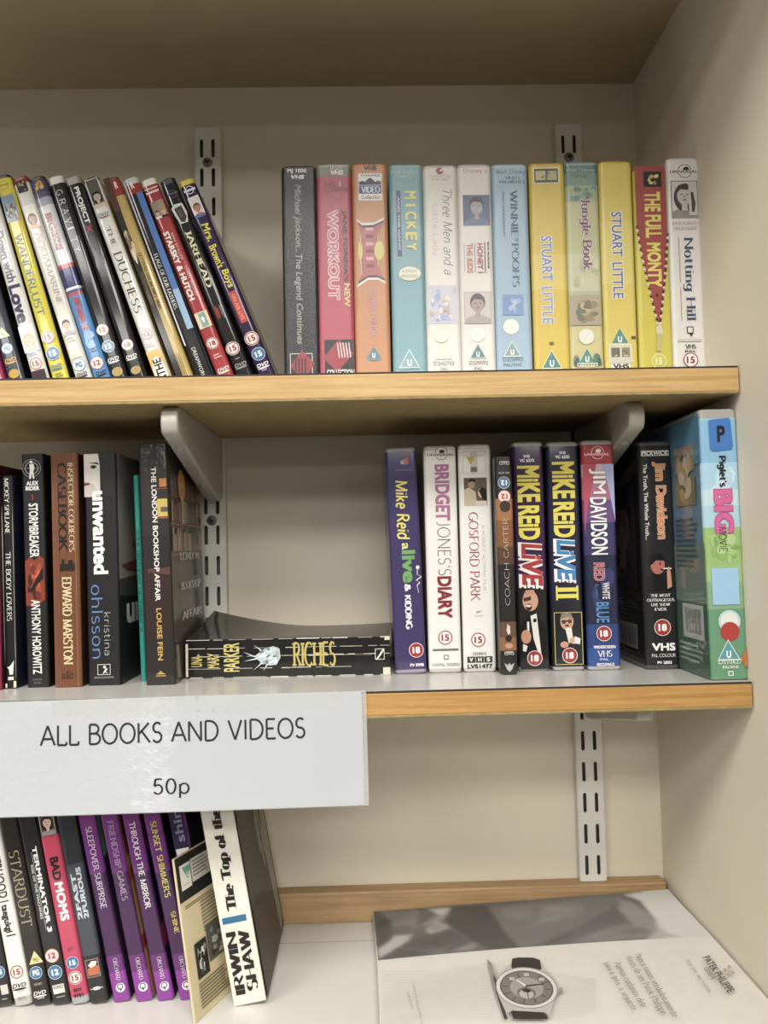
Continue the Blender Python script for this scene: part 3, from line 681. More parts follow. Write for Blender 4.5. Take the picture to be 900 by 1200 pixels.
for q, c in ((1, '#ddd2c2'), (.93, '#3b2c30'), (.86, '#b95a63')):
    pts = [(.1, .27), (.25, .292), (.6, .29), (.93, .265), (.72, .345), (.68, .42), (.7, .5), (.78, .53), (.92, .585), (.7, .565), (.4, .565), (.08, .6), (.22, .545), (.22, .5), (.18, .43), (.22, .35)]
    i.poly('starburst', [(.47+(u-.47)*q, .43+(t-.43)*(q if q == 1 else q-.02)) for u, t in pts], c)
i.ell('starburst', .74, .425, .0042, '#c9c05c', .0085).ell('starburst', .2, .425, .0018, '#c9c05c', .008)
for k in range(6): i.rect('starburst', .36, .58, .315+.035*k, .33+.035*k, '#8a3a48' if k % 2 else '#d59aa0')
i.txt('title', 'BOMBAY DUCK', .42, .62, .6, .835, '#c98f96', 'd', 'bold')
i.ell('rating_badge', .52, .93, .006, '#5d8088', .0035).tri(1, 'U', .52, .912, .0065, '#4f7f8c', '#6a8f96').done()
i = tvhs(461.8, 191.5, 'teal blue video case with yellow title letters and small purple strip', '#6fa0ac', [(.3, .36, '#78a8b2')], '#7ea3ab', '#5d8d9a', W=.0292)
i.txt('publisher_mark', 'Walt Disney', .05, .88, .03, .058, '#b8c9a8', 'h', 'thin', shear=.1).poly('publisher_mark', [(.05, .07), (.45, .062), (.9, .07), (.45, .066)], '#b5c6a4')
for k, ch in enumerate('MICKEY'): i.txt('title', ch, .45+.03*(k % 2), .8-.02*(k % 2), .135+.05*k+(.013 if ch == 'I' else 0), .175+.05*k-(.013 if ch == 'I' else 0), '#d6cc6a', 'd', 'black', outline='#6f8f6a', og=.02)
i.rect('title_strip', .2, .33, .135, .45, '#51508f').txt('title_strip', 'AND THE GANG', .235, .295, .165, .42, '#c9d2dc', 'd', 'bold')
i.ell('episode_flash', .55, .535, .0095, '#d8d4b4', .0062).txt('episode_flash', '6 GREAT', .33, .78, .515, .53, '#8fa39a', 'h', 'bold').txt('episode_flash', 'EPISODES', .3, .8, .54, .555, '#8fa39a', 'h', 'bold')
i.tri(1, 'U', .48, .945, .0092, '#77a2ac', '#c9d8d4', '#d6e0dc').txt('catalogue_number', 'D209362', .25, .78, .975, .992, '#8fb0b5', 'h', 'sans').done()
i = tvhs(501.7, 192.4, 'off-white video case with slanted grey script title over a pink second line', '#d3cfc7', (), '#b3b0a8', '#c9c5bd', W=.0296)
i.ell('publisher_mark', .5, .035, .0032, '#b53a44').poly('publisher_mark', [(.48, .035), (.62, .017), (.56, .04)], '#d3cfc7').txt('publisher_mark', 'TOUCHSTONE', .2, .82, .055, .067, '#b9878c', 'h', 'sans').txt('publisher_mark', 'HOME VIDEO', .26, .76, .072, .083, '#b9878c', 'h', 'sans')
i.txt('title', 'Three Men and a', .55, .84, .125, .54, '#6f7484', 'd', 'thin', shear=.25).txt('title', 'Little Lady', .2, .42, .2, .45, '#c58f94', 'd', 'light')
i.rect('picture', .06, .9, .59, .775, '#b9bccb').patches('picture', .06, .9, .6, .77, ['#c9b9b4', '#9fb0d0', '#d8cbc4', '#b5a0a4', '#8fa8cf'], 40, 6, .1, .25)
i.ell('hologram', .42, .832, .006, '#dcdabf').tri(1, 'U', .48, .912, .0074, '#cfcabb', '#d9d5c2', '#ddd9cc').txt('catalogue_number', 'D340742', .18, .78, .955, .974, '#8f8c86', 'h', 'sans').txt('catalogue_number', 'PAL', .38, .6, .984, 1.0, '#8f8c86', 'h', 'sans').done()
i = tvhs(542, 191.5, 'off-white video case with blue-toned portrait and small block of red title words', '#d1cdc5', (), '#b3b0a8', '#c9c5bd', W=.0296)
i.txt('publisher_mark', "Disney's", .18, .88, .027, .055, '#c0646c', 'h', 'thin', shear=.1)
i.face_pic('portrait', .14, .95, .155, .305, '#4a5c8c', '#9c8888', '#33333f', '#566a94', False, '#a8788c').ell('portrait', .47, .225, .0026, '#8f9aa8').ell('portrait', .64, .225, .0026, '#8f9aa8')
i.txt('title', 'RICK MORANIS', .83, .88, .385, .515, '#3c3634', 'd', 'black').rect('title', .74, .77, .385, .535, '#6a625e').txt('title', 'HONEY I', .53, .7, .39, .535, '#b85a5e', 'd', 'black').rect('title', .45, .47, .39, .53, '#8a6a68').txt('title', 'THE KIDS', .22, .4, .39, .535, '#cc7c7c', 'd', 'black').rect('title', .14, .16, .39, .53, '#a99a94')
i.face_pic('portrait#2', .1, .9, .625, .778, '#bdb3b0', '#a08c88', '#5f5258', '#a39896', False, '#b58f98').ell('hologram', .47, .832, .006, '#dedcd0')
i.tri(1, 'U', .47, .912, .0074, '#4b8083', '#c3cac4').txt('catalogue_number', 'D209092', .2, .76, .955, .974, '#77746e', 'h', 'sans').txt('catalogue_number', 'PAL', .36, .6, .984, 1.0, '#77746e', 'h', 'sans').done()
i = tvhs(582.7, 191.5, 'powder blue video case with dark serif title and small blue picture', '#90b0c8', (), '#9fb2be', '#84a6c0', W=.0312)
i.txt('publisher_mark', 'Walt Disney', .12, .95, .032, .06, '#3c4c5c', 'h', 'thin', shear=.1).txt('publisher_mark', 'VIDEO', .36, .78, .066, .08, '#4f6272', 'h', 'serif').txt('publisher_mark', 'PREMIERES', .2, .92, .086, .1, '#4f6272', 'h', 'serif')
i.txt('title', 'WINNIE', .5, .7, .13, .36, '#3d5268', 'd', 'serif').txt('title', 'THE', .6, .7, .365, .385, '#3d5268', 'd', 'serif').txt('title', "POOH'S", .5, .7, .39, .605, '#4f6680', 'd', 'serif').txt('title', 'Most Grand Adventure', .27, .36, .14, .36, '#6e8aa0', 'd', 'serif')
i.rect('picture', .2, .78, .64, .74, '#6d8fc9').patches('picture', .25, .75, .65, .735, ['#a8b8d0', '#86a4d2', '#8fa9d0'], 10, 3, .2, .4)
i.ell('hologram', .42, .795, .0068, '#d9dccf').tri(1, 'U', .43, .905, .0078, '#7d9a92', '#dbe0dc').txt('catalogue_number', 'D270902', .16, .72, .942, .96, '#5f7486', 'h', 'sans').txt('catalogue_number', 'PAL/VHS', .18, .68, .968, .985, '#5f7486', 'h', 'sans').done()
i = tvhs(627, 190, 'yellow video case with framed stamp pictures at its top and triangle badge at its foot', '#d2b236', [(.45, .62, '#d8bd4c')], '#b89a34', '#c4a22c', W=.0308)
i.frame('stamp_pictures', .12, .84, .03, .105, '#e0dccb', '#4c4c40').rect('stamp_pictures', .18, .46, .045, .09, '#b3a86c').rect('stamp_pictures', .52, .78, .045, .09, '#a8a470').patches('stamp_pictures', .2, .76, .047, .088, ['#5a5440', '#d0c99a', '#7c7a60'], 10, 3, .12, .2)
i.txt('title', 'STUART', .27, .57, .362, .578, '#7484bc', 'd', 'bold', outline='#e4e0dc', og=.06)
i.txt('title', 'LITTLE', .25, .55, .606, .784, '#8592bd', 'd', 'bold', outline='#e4dfcf', og=.06)
i.rect('small_mark', .42, .54, .872, .886, '#7a6420').tri(1, 'U', .47, .96, .0092, '#3f8488', '#dad6a0').done()
i = tvhs(668.7, 189, 'mottled green video case with purple storybook title and jungle picture', '#a9ae86', [(-.05, .06, '#4f7476'), (.06, .12, '#6c8c80'), (.12, .2, '#98a67c'), (.2, .45, '#b3b582'), (.45, .63, '#bdbf9c'), (.8, 1.1, '#c3b878')], '#7c9494', '#5e7f78', W=.0292, yb=431)
i.txt('publisher_mark', 'Walt Disney', .05, .92, .035, .058, '#b8c2a0', 'h', 'thin', shear=.1).txt('publisher_mark', 'CLASSICS', .18, .78, .066, .082, '#30424a', 'h', 'serif')
i.patches('leaf_print', .03, .97, .09, .2, ['#6d9684', '#8aa47a', '#587f78'], 14, 7, .15, .35).patches('leaf_print#4', .03, .97, .42, .63, ['#a8b284', '#c9c6a0', '#b6ba90'], 14, 9, .15, .35)
i.txt('title', 'THE', .6, .72, .155, .19, '#7a3a72', 'd', 'serifb').txt('title', 'Jungle Book', .38, .74, .185, .535, '#7b4377', 'd', 'serifb', outline='#d8cfc0', og=.07)
i.rect('picture', .05, .92, .65, .795, '#a8987a').patches('picture', .05, .92, .66, .79, ['#8c8062', '#6c7458', '#b9a684', '#7d6a50'], 18, 4, .2, .4)
i.ell('hologram', .48, .85, .0068, '#d2d3c8').tri(1, 'U', .48, .945, .0082, '#4b8a78', '#c8cdb0').patches('leaf_print#2', .6, .97, .92, 1., ['#3f6a5c', '#55795c'], 6, 4, .4, .7).patches('leaf_print#3', .03, .3, .93, 1., ['#4c6c70', '#6f8a78'], 5, 4, .5, .8).txt('catalogue_number', 'D211222', .18, .8, .975, .993, '#e0dfd4', 'h', 'bold').done()
i = tvhs(709, 188, 'yellow video case with clear blue title and triangle badge above stamp pictures', '#d4bc46', [(.3, .6, '#d8c35a')], '#c4ac3c', '#b39a30', W=.0288, yb=430.5)
i.txt('title', 'STUART', .325, .635, .252, .468, '#5b6fb2', 'd', 'bold', outline='#e6e2da', og=.06)
i.txt('title', 'LITTLE', .305, .615, .496, .669, '#5b6fb2', 'd', 'bold', outline='#e6e2da', og=.06)
i.tri(1, 'U', .46, .852, .0085, '#4d8a84', '#c9c88c').rect('small_mark', .8, .94, .85, .865, '#6d5a2c').frame('stamp_pictures', .12, .8, .888, .975, '#d9d6c8', '#c3bfae').rect('stamp_pictures', .18, .44, .905, .95, '#6c6a54').rect('stamp_pictures', .5, .74, .905, .95, '#87805c').patches('stamp_pictures', .2, .72, .907, .948, ['#d0cba4', '#4a4a40'], 8, 5, .12, .2)
i.rect('format_mark', .15, .75, .98, 1.05, '#d9d6c8').txt('format_mark', 'VHS', .22, .7, .982, 1.005, '#33302a', 'h', 'black').done()
i = tvhs(750, 195, 'red and yellow video case with a printed zip fastener closing in a point', '#c8bb34', (), '#c0453f', '#bdb133', W=.0292, yb=430, xt=742)
i.poly('red_panel', [(.04, .0), (.96, .0), (.96, .36), (.9, .52), (.62, .8), (.58, .8), (.3, .55), (.12, .4), (.04, .3)], '#b7403e')
i.rect('studio_mark', .3, .84, .028, .105, '#2f2727').patches('studio_mark', .36, .78, .035, .1, ['#c9ae5a', '#a8883c', '#d6c27a'], 9, 4, .25, .4)
i.txt('title', 'THE FULL', .3, .78, .13, .36, '#dcca52', 'd', 'black').txt('title', 'MONTY', .32, .74, .385, .605, '#dcca52', 'd', 'black')
for (ua, ta, ub, tb) in ((.05, .3, .585, .8), (.96, .34, .615, .8)):
    for k in range(26):
        f = k/26; g = f**.8; uu = ua+(ub-ua)*(f**1.25); tt = ta+(tb-ta)*f; dx = .035
        i.poly('zip_teeth', [(uu-dx, tt), (uu+dx, tt), (uu+dx, tt+.009), (uu-dx, tt+.009)], '#d6d2c6' if k % 2 else '#3b332c')
i.ell('zip_pull', .6, .825, .003, '#c9c3a6', .006).poly('zip_pull', [(.53, .835), (.67, .835), (.62, .925), (.48, .92)], '#b9ad62').rect('small_mark', .54, .6, .64, .652, '#5e2324')
i.ell('rating_badge', .55, .972, .0067, '#d8d68a').ell('rating_badge', .55, .972, .0058, '#c3bb40').txt('rating_badge', '15', .45, .65, .955, .988, '#e0dca0', 'h', 'black').done()
i = tvhs(790, 184.5, 'white video case with navy serif title and photo panel, rightmost on the upper shelf', '#d6d3cd', (), '#cfccc5', '#c9c6bf', W=.0288, yb=430, xt=780.5)
i.ell('publisher_mark', .55, .068, .0062, '#55534f').ell('publisher_mark', .55, .068, .0056, '#d6d3cd').ell('publisher_mark', .6, .058, .0026, '#3a3836', .002).rect('publisher_mark', .08, .96, .063, .078, '#d6d3cd').txt('publisher_mark', 'UNIVERSAL', .1, .95, .064, .077, '#33312f', 'h', 'bold')
i.face_pic('portrait', .1, .92, .115, .295, '#c9c6c0', '#b9b4ae', '#45423f', '#8c8884', True, '#4a4845').rect('portrait', .64, .9, .13, .28, '#c2beb8').poly('portrait', [(.7, .17), (.78, .17), (.84, .225), (.8, .265), (.72, .265), (.72, .22)], '#4a4644')
i.txt('actor_names', 'JULIA ROBERTS', .1, .92, .312, .327, '#a89a98', 'h', 'serif').txt('actor_names', 'HUGH GRANT', .16, .86, .336, .351, '#a89a98', 'h', 'serif')
i.txt('title', 'Notting Hill', .36, .72, .385, .785, '#3b4f7c', 'd', 'serif').rect('title_rule', .27, .29, .385, .6, '#b8787c').rect('title_rule', .27, .29, .625, .785, '#b8787c')
i.frame('small_mark', .42, .62, .812, .845, '#2e2c2a', '#d6d3cd', .0008).poly('small_mark', [(.5, .845), (.6, .845), (.54, .862)], '#2e2c2a').frame('sound_mark', .14, .84, .872, .883, '#8c8a86', '#c9c6c0', .0003)
i.txt('format_mark', 'VHS', .34, .68, .896, .917, '#45423f', 'h', 'serifb').txt('format_mark', 'PAL', .34, .68, .924, .934, '#33312f', 'h', 'black').badge(1, '15', .5, .97, .0072, kind='ring').done()
# ------------------------------------------------------------------ middle shelf: paperbacks
GP = 'paperbacks standing on the lower shelf'
def mbook(xl, xr, yb, xt, yt, Y, label, W=None, D=.126, H=None, fin='paper', name='paperback_book', group=GP):
    loc, lean, w = place(xl, xr, yb, xt, yt, Y, ZM)
    t = atY(xt, yt, Y); lean = max(lean, 0); settle('mid', loc, lean, W or w, H or (t.z-ZM)/math.cos(lean))
    return Item(name, label, 'book', group, loc, W or w, D, H or (t.z-ZM)/math.cos(lean), lean, fin=fin)
i = mbook(-21, 3, 806, -26, 545, .050, 'crimson book at the far left edge of the lower shelf, mostly its dark cover showing', W=.0150, D=.135)
i.book('#a02a4c', (), '#4a1a20'); i.done()
i = mbook(6, 19.5, 808, .5, 558, .057, 'worn thin black paperback with white serif title, second from left on the lower shelf', D=.111)
i.book('#212124', (), '#1f2440', '#c9bd9c')
i.txt('author', 'MICKEY SPILLANE', .28, .68, .01, .275, '#cfcdc6', 'd', 'serif').txt('title', 'THE BODY LOVERS', .28, .72, .36, .685, '#cfcdc6', 'd', 'serif')
i.poly('publisher_mark', [(.2, .9), (.45, .895), (.8, .87), (.75, .905), (.7, .935), (.4, .935), (.35, .91)], '#d6d4cc').rect('publisher_mark', .25, .75, .945, .96, '#c9c7c0')
i.patches('worn_edge', .0, .08, .05, .98, ['#b5b09f', '#8f8a7c'], 14, 3, .3, .5).patches('worn_edge#2', .93, 1., .05, .98, ['#b9b4a4', '#8f8a7c'], 18, 4, .3, .5).rect('worn_edge#3', .04, .2, .975, .995, '#cfcab8').rect('worn_edge#4', .75, .98, .965, .995, '#cfc6a8')
i.on('right').patches('cover_picture', .05, .95, .1, .95, ['#26306a', '#2c2450', '#182048', '#5a2430'], 14, 5, .2, .5).on('front').done()
i = mbook(32.3, 57.5, 805.5, 24.8, 532.5, .059, 'black paperback with target emblem at top and fiery orange patch on its spine')
i.book('#2b2b2d', (), '#1d1a1a')
for r, c in ((.0078, '#8f8f8d'), (.0073, '#2b2b2d'), (.0056, '#a9a9a6'), (.005, '#2b2b2d')): i.ell('emblem', .48, .062, r, c)
i.rect('emblem', .08, .88, .061, .063, '#8f8f8d').ell('emblem', .46, .035, .0012, '#e6e6e2').poly('emblem', [(.38, .045), (.58, .042), (.62, .065), (.56, .075), (.6, .108), (.54, .108), (.48, .08), (.44, .108), (.36, .108), (.4, .07)], '#e6e6e2')
i.txt('series_name', 'ALEX', .22, .78, .118, .136, '#dededa', 'h', 'black').txt('series_name', 'RIDER', .18, .82, .14, .158, '#dededa', 'h', 'black').txt('series_number', '1', .42, .56, .176, .2, '#9c2f30', 'h', 'serifb')
i.poly('fire_picture', [(.06, .46), (.3, .445), (.5, .46), (.75, .44), (.95, .455), (.95, .63), (.7, .645), (.45, .66), (.06, .65)], '#8f3a26').patches('fire_picture', .08, .93, .46, .64, ['#b0482a', '#7a2c20', '#9c4030', '#c25c34', '#5e241e'], 26, 6, .15, .4)
i.poly('fire_picture', [(.9, .485), (.9, .54), (.78, .545), (.32, .6), (.28, .585)], '#221b1a')
i.txt('title', 'STORMBREAKER', .3, .74, .215, .446, '#d9d9d5', 'd', 'bold').txt('author', 'ANTHONY HOROWITZ', .3, .72, .628, .942, '#d9d9d5', 'd', 'bold').txt('publisher_mark', 'WALKER', .3, .7, .962, .97, '#77777a', 'h', 'sans').txt('publisher_mark', 'BOOKS', .34, .66, .976, .984, '#77777a', 'h', 'sans').done()
i = mbook(64.3, 95.5, 806.5, 58.8, 532, .0555, 'brown wood-grained paperback with cream serif lettering, between two black ones')
i.book('#7f4d31', (), '#3f2418')
rd = random.Random(4)
for k in range(9): u = .04+k*.105+rd.random()*.03; i.rect('wood_print', u, u+.012+rd.random()*.02, .003, .997, rd.choice(['#6d3f27', '#8f5a3c', '#734529', '#925f42']))
i.txt('title', "INSPECTOR COLBECK'S", .66, .86, .04, .425, '#d0b892', 'd', 'serif').txt('title', 'CASEBOOK', .26, .6, .04, .425, '#2c1c14', 'd', 'serifb')
i.rect('engine_mark', .3, .85, .475, .495, '#33231a').rect('engine_mark', .36, .46, .455, .48, '#33231a').rect('engine_mark', .62, .78, .46, .48, '#33231a')
for u in (.36, .5, .64, .78): i.ell('engine_mark', u, .498, .0017, '#33231a')
i.txt('author', 'EDWARD MARSTON', .36, .72, .53, .905, '#d6c08e', 'd', 'serifb').txt('publisher_mark', 'a&b', .28, .72, .93, .965, '#3f2a1d', 'h', 'thin', shear=.1).done()
i = mbook(103.8, 141.3, 803.5, 98.2, 531.5, .061, 'thick black paperback with pale face at the top of its spine and blue author name')
i.book('#29292b', (), '#8f897d')
i.rect('portrait', .0, .5, .003, .19, '#cfc9c0').poly('portrait', [(.45, .003), (.97, .003), (.97, .19), (.62, .19), (.55, .1)], '#33312f').poly('portrait', [(.0, .12), (.3, .135), (.45, .18), (.5, .19), (.0, .19)], '#bdb6ac').ell('portrait', .3, .06, .0028, '#5f5a55', .0016).ell('portrait', .3, .06, .0012, '#231f1d').poly('portrait', [(.12, .042), (.42, .04), (.5, .052), (.3, .046)], '#4a4440').poly('portrait', [(.0, .13), (.14, .128), (.2, .136), (.0, .142)], '#7a3a38')
i.txt('title', 'unwanted', .24, .7, .165, .525, '#e3e1dc', 'd', 'black').txt('author', 'ohlsson', .14, .5, .57, .885, '#5b7cae', 'd', 'thin').txt('author', 'kristina', .53, .74, .69, .872, '#c4c4c2', 'd', 'light')
i.frame('publisher_mark', .3, .7, .91, .955, '#d6d4cf', '#29292b', .0004).ell('publisher_mark', .52, .922, .0012, '#d6d4cf').poly('publisher_mark', [(.45, .952), (.55, .928), (.62, .93), (.56, .94), (.62, .952), (.54, .944)], '#d6d4cf').txt('publisher_mark', 'SIMON & SCHUSTER', .2, .8, .962, .97, '#a9a7a2', 'h', 'sans')
i.on('right').rect('cover_picture', .0, 1., .6, 1., '#22282a').poly('cover_picture', [(.0, .55), (1., .52), (1., .66), (.0, .62)], '#4a4a45').poly('cover_picture', [(.3, .4), (.5, .43), (.62, .41), (.45, .36)], '#6d655c').poly('cover_picture', [(.05, .49), (.35, .47), (.8, .475), (.95, .49), (.5, .515), (.2, .51)], '#7d3b3c').poly('cover_picture', [(.6, .22), (.95, .21), (.95, .27), (.7, .27)], '#3f3a36').poly('cover_picture', [(.45, .0), (1., .0), (1., .2), (.75, .16)], '#26221f')
i.txt('cover_title', 'un', .15, .55, .66, .75, '#cfcdc6', 'h', 'black').on('front').done()
i = mbook(165.2, 171.4, 798, 155.6, 551, .078, 'thin teal booklet squeezed between two thick dark paperbacks', W=.0042, H=.178, name='booklet')
i.book('#2f9a8c', (), '#2b8f82', t=.0004)
i.txt('title', 'YOUR BIRTHDAY DECEMBER 31', .2, .8, .26, .76, '#1f5f5a', 'd', 'serif').done()
i = mbook(171.6, 205.3, 803, 161.8, 521.5, .056, 'tall brown paperback with bookshop picture cover, white title and yellow author name', D=.128, fin='gloss')
i.book('#3a3230', [(0, .06, '#33302f'), (.06, .38, '#3f3a38'), (.38, .52, '#363130'), (.52, .78, '#46302f')], '#4a4038', '#b5a98f')
i.rect('shelf_print#1', .55, .98, .185, .19, '#8f4a38').rect('shelf_print#2', .6, .96, .23, .305, '#c0a24e').rect('shelf_print#3', .72, .96, .265, .285, '#5c5648').rect('shelf_print#4', .52, .98, .308, .314, '#94503c').rect('shelf_print#5', .7, .95, .145, .18, '#b5773c').poly('shelf_print#6', [(.2, .52), (.97, .515), (.97, .55), (.2, .535)], '#5f3d38')
i.txt('title', 'THE LONDON BOOKSHOP AFFAIR', .42, .6, .095, .655, '#d9d6d0', 'd', 'bold').txt('author', 'LOUISE FEIN', .44, .62, .685, .9, '#c79f4e', 'd', 'bold').poly('publisher_mark', [(.35, .958), (.45, .95), (.52, .942), (.58, .95), (.7, .958)], '#b58c4a').rect('publisher_mark', .35, .7, .962, .966, '#b58c4a')
i.on('right')
for t0, t1, c in ((.21, .216, '#a8604a'), (.33, .337, '#a8604a'), (.462, .468, '#985844')): i.rect('cover_picture', .02, .97, t0, t1, c)
rd = random.Random(8)
for row in (.115, .225, .35):
    u = .04
    while u < .93:
        w_ = rd.uniform(.025, .06); i.rect('cover_picture', u, u+w_*.9, row+rd.uniform(0, .03), row+.1 if row > .12 else row+.092, rd.choice(['#8a4038', '#77695a', '#a0865f', '#5f5c5c', '#b58a5a', '#7d5a48', '#8d9084'])); u += w_
i.ell('cover_sticker', .34, .16, .0135, '#d09440', .0145).rect('cover_sticker', .31, .38, .19, .33, '#c9a560').rect('cover_sticker', .26, .42, .15, .17, '#d9a552')
for k, (wd, t) in enumerate((('LONDON', .455), ('BOOKSHOP', .585), ('AFFAIR', .715))): i.txt('cover_title', wd, .22, .85, t, t+.035, '#d6d2c4', 'h', 'serif')
i.on('front').done()

# the lying paperback
bx = Vector((-.1608, .0862, ZM)); W_, D_, H_ = .178, .1065, .0335
i = Item('paperback_book', 'creased black paperback lying flat, with gold title and diamond on its spine', 'book', 'books on the lower shelf', bx, W_, D_, H_, 0, R(-2.2), fin='gloss')
def lift(x, y): return (.017*max(0, 1-x/.10)**1.6 + .0015*max(0, (x-.12)/.06)**2)*(y/D_)**1.3
def sheet(name, f0, f1, mat, x0=0, x1=W_, y0=0, y1=D_, nx=24, ny=10):
    V = []; F = []
    for top in (1, 0):
        for a in range(nx+1):
            for b in range(ny+1):
                x = x0+(x1-x0)*a/nx; y = y0+(y1-y0)*b/ny; V.append((x, y, f1(x, y) if top else f0(x, y)))
    N = (nx+1)*(ny+1); g = lambda t, a, b: t*N+a*(ny+1)+b
    for a in range(nx):
        for b in range(ny):
            F.append((g(0, a, b), g(0, a+1, b), g(0, a+1, b+1), g(0, a, b+1))); F.append((g(1, a, b), g(1, a, b+1), g(1, a+1, b+1), g(1, a+1, b)))
    for a in range(nx): F.append((g(0, a, 0), g(1, a, 0), g(1, a+1, 0), g(0, a+1, 0))); F.append((g(0, a, ny), g(0, a+1, ny), g(1, a+1, ny), g(1, a, ny)))
    for b in range(ny): F.append((g(0, 0, b), g(0, 0, b+1), g(1, 0, b+1), g(1, 0, b))); F.append((g(0, nx, b), g(1, nx, b), g(1, nx, b+1), g(0, nx, b+1)))
    return link(name, V, F, [mat], parent=i.root, smooth=False)
CV = PM('#191918', 'gloss')
sheet('page_block', lambda x, y: .0008, lambda x, y: H_-.0007+lift(x, y)*.9, M('#b7a888', rough=.9, var=.2, vscale=30, stretch=(1, 1, 60)), .0015, W_-.0015, .001, D_-.0015)
sheet('cover', lambda x, y: H_-.0006+lift(x, y), lambda x, y: H_+lift(x, y), CV)
sheet('cover', lambda x, y: .0001, lambda x, y: .0007, CV)
bm = bmesh.new(); bm_box(bm, 0, W_, -.0002, .0009, .0001, H_, .0003); from_bm('spine', bm, CV, i.root)
for t, a, b in ((.02, .0, 1.), (.24, .0, 1.), (.445, .05, 1.), (.455, .3, .8), (.76, .0, .85), (.985, .02, .98)):
    rd = random.Random(int(t*100)); u = a
    while u < b-.02:
        w2 = rd.uniform(.03, .12); i.rect('spine_crease', u, min(b, u+w2), t-.009*rd.random()-.004, t+.008*rd.random()+.004, rd.choice(['#c9c7bd', '#9a988f', '#d9d7cf'])); u += w2+rd.uniform(0, .05)
for k, wd in enumerate(('UNA-', 'MARY', 'PARKER')):
    i.txt('author', wd, (.026, .105, .186)[k], (.08, .163, .262)[k], (.38, .36, .1)[k], (.7, .74, .84)[k], '#c9b868', 'u', 'bold')
i.txt('title', 'RICHES', .523, .735, .1, .75, '#b7a559', 'h', 'serifb')
i.poly('diamond_print', [(.335, .46), (.385, .27), (.43, .2), (.46, .27), (.465, .5), (.445, .68), (.41, .7), (.37, .62)], '#aebcc0').patches('diamond_print', .35, .46, .24, .68, ['#d8e2e4', '#8fa0a6', '#e9eeee', '#5f7076', '#bccbd0'], 30, 7, .12, .3)
for p in ([(.28, .33), (.34, .45), (.335, .47)], [(.285, .58), (.345, .5), (.35, .53)], [(.33, .82), (.375, .6), (.38, .62)], [(.335, .16), (.375, .3), (.37, .32)], [(.38, .83), (.395, .68), (.402, .68)]): i.poly('diamond_print', p, '#d6dcd9')
i.frame('publisher_mark', .927, .973, .32, .6, '#d5d3cb', '#232321', .0005).poly('publisher_mark', [(.93, .6), (.965, .33), (.972, .36), (.94, .6)], '#d5d3cb').txt('publisher_name', 'HEADLINE', .83, .91, .43, .48, '#8a7f55', 'h', 'sans')
for k, e in enumerate(((.965, 1., .8, .99), (.975, 1., .0, .1), (.0, .012, .1, .95))): i.rect('worn_edge#%d' % k, *e, '#cbc5b0')
i.done()

# ------------------------------------------------------------------ middle shelf: video cases
GM = 'video cases on the lower shelf'
def mvhs(xl, xr, yb, xt, yt, Y, label, cover, bands=(), case='#a9a79f', side=None, W=None, H=None, D=.12, fin='sleeve', name='video_case', cat='video case', r=.003, yaw=0, top=.004, bot=.004):
    loc, lean, w = place(xl, xr, yb, xt, yt, Y, ZM); t = atY(xt, yt, Y); lean = max(lean, 0); settle('mid2', loc, lean, W or w, H or (t.z-ZM)/math.cos(lean))
    return Item(name, label, cat, GM, loc, W or w, D, H or (t.z-ZM)/math.cos(lean), lean, yaw, fin=fin).case(case, r, cover, bands, side, top, bot, ch=.0015)
i = mvhs(463.8, 500, 790.5, 450.8, 525, .078, 'purple video case with scrawled yellow and green title, beside the lying black paperback', '#43386b', (), '#8f8b99', '#4a4170', fin='film', W=.0268)
i.poly('publisher_mark', [(.52, .06), (.66, .05), (.72, .045), (.76, .075), (.62, .08)], '#b0523e').ell('publisher_mark', .55, .068, .0018, '#8a9aa0').rect('publisher_mark', .3, .85, .1, .104, '#6d648c')
i.txt('title', 'Mike Reid', .26, .7, .148, .41, '#d6cc62', 'd', 'mono', shear=.1).txt('title', 'a', .4, .6, .425, .455, '#cfcf74', 'd', 'bold').txt('title', 'live', .38, .82, .458, .6, '#6aa05a', 'd', 'black').txt('title', '&', .42, .62, .605, .64, '#e3e0e6', 'd', 'heavy').txt('title', 'KIDDING', .4, .62, .655, .805, '#e3e0e6', 'd', 'heavy')
i.ell('pulse_line', .88, .535, .0016, '#dcd9e0')
for a, b in (((.86, .535), (.84, .565)), ((.84, .565), (.98, .575)), ((.98, .575), (.8, .59)), ((.8, .59), (.92, .6)), ((.92, .6), (.82, .612)), ((.82, .612), (.86, .645))): i.poly('pulse_line', [a, (a[0]+.02, a[1]+.003), (b[0]+.02, b[1]+.003), b], '#dcd9e0')
i.badge(1, '18', .7, .897, .0064, kind='full').txt('catalogue_number', 'PV 5998', .48, .92, .955, .968, '#e0dde4', 'h', 'black').done()
i = mvhs(503.2, 541.3, 789.3, 496.2, 522.8, .079, 'white video case with tall mauve, black and maroon title running down it', '#d9d7d2', (), '#b5b3ac', '#c5c3bd', W=.0281, fin='film')
i.ell('publisher_mark', .55, .035, .0058, '#55534f').ell('publisher_mark', .55, .035, .0052, '#d9d7d2').ell('publisher_mark', .57, .027, .0024, '#33312f', .002).rect('publisher_mark', .1, .96, .033, .05, '#d9d7d2').txt('publisher_mark', 'UNIVERSAL', .1, .96, .035, .046, '#33312f', 'h', 'bold')
i.txt('title', 'BRIDGET', .32, .78, .083, .332, '#a8688e', 'd', 'black').txt('title', "JONES'S", .34, .76, .337, .572, '#2b2a2a', 'd', 'light').txt('title', 'DIARY', .32, .76, .577, .76, '#8f3238', 'd', 'black')
i.badge(1, '15', .52, .845, .0068, kind='ring').rect('sound_mark', .12, .92, .893, .902, '#6d6a66').frame('small_mark', .46, .6, .92, .94, '#2b2a2a', '#d9d7d2', .0006).txt('catalogue_number', 'VHS/PAL 9038903', .06, .94, .955, .97, '#77746f', 'h', 'sans').done()
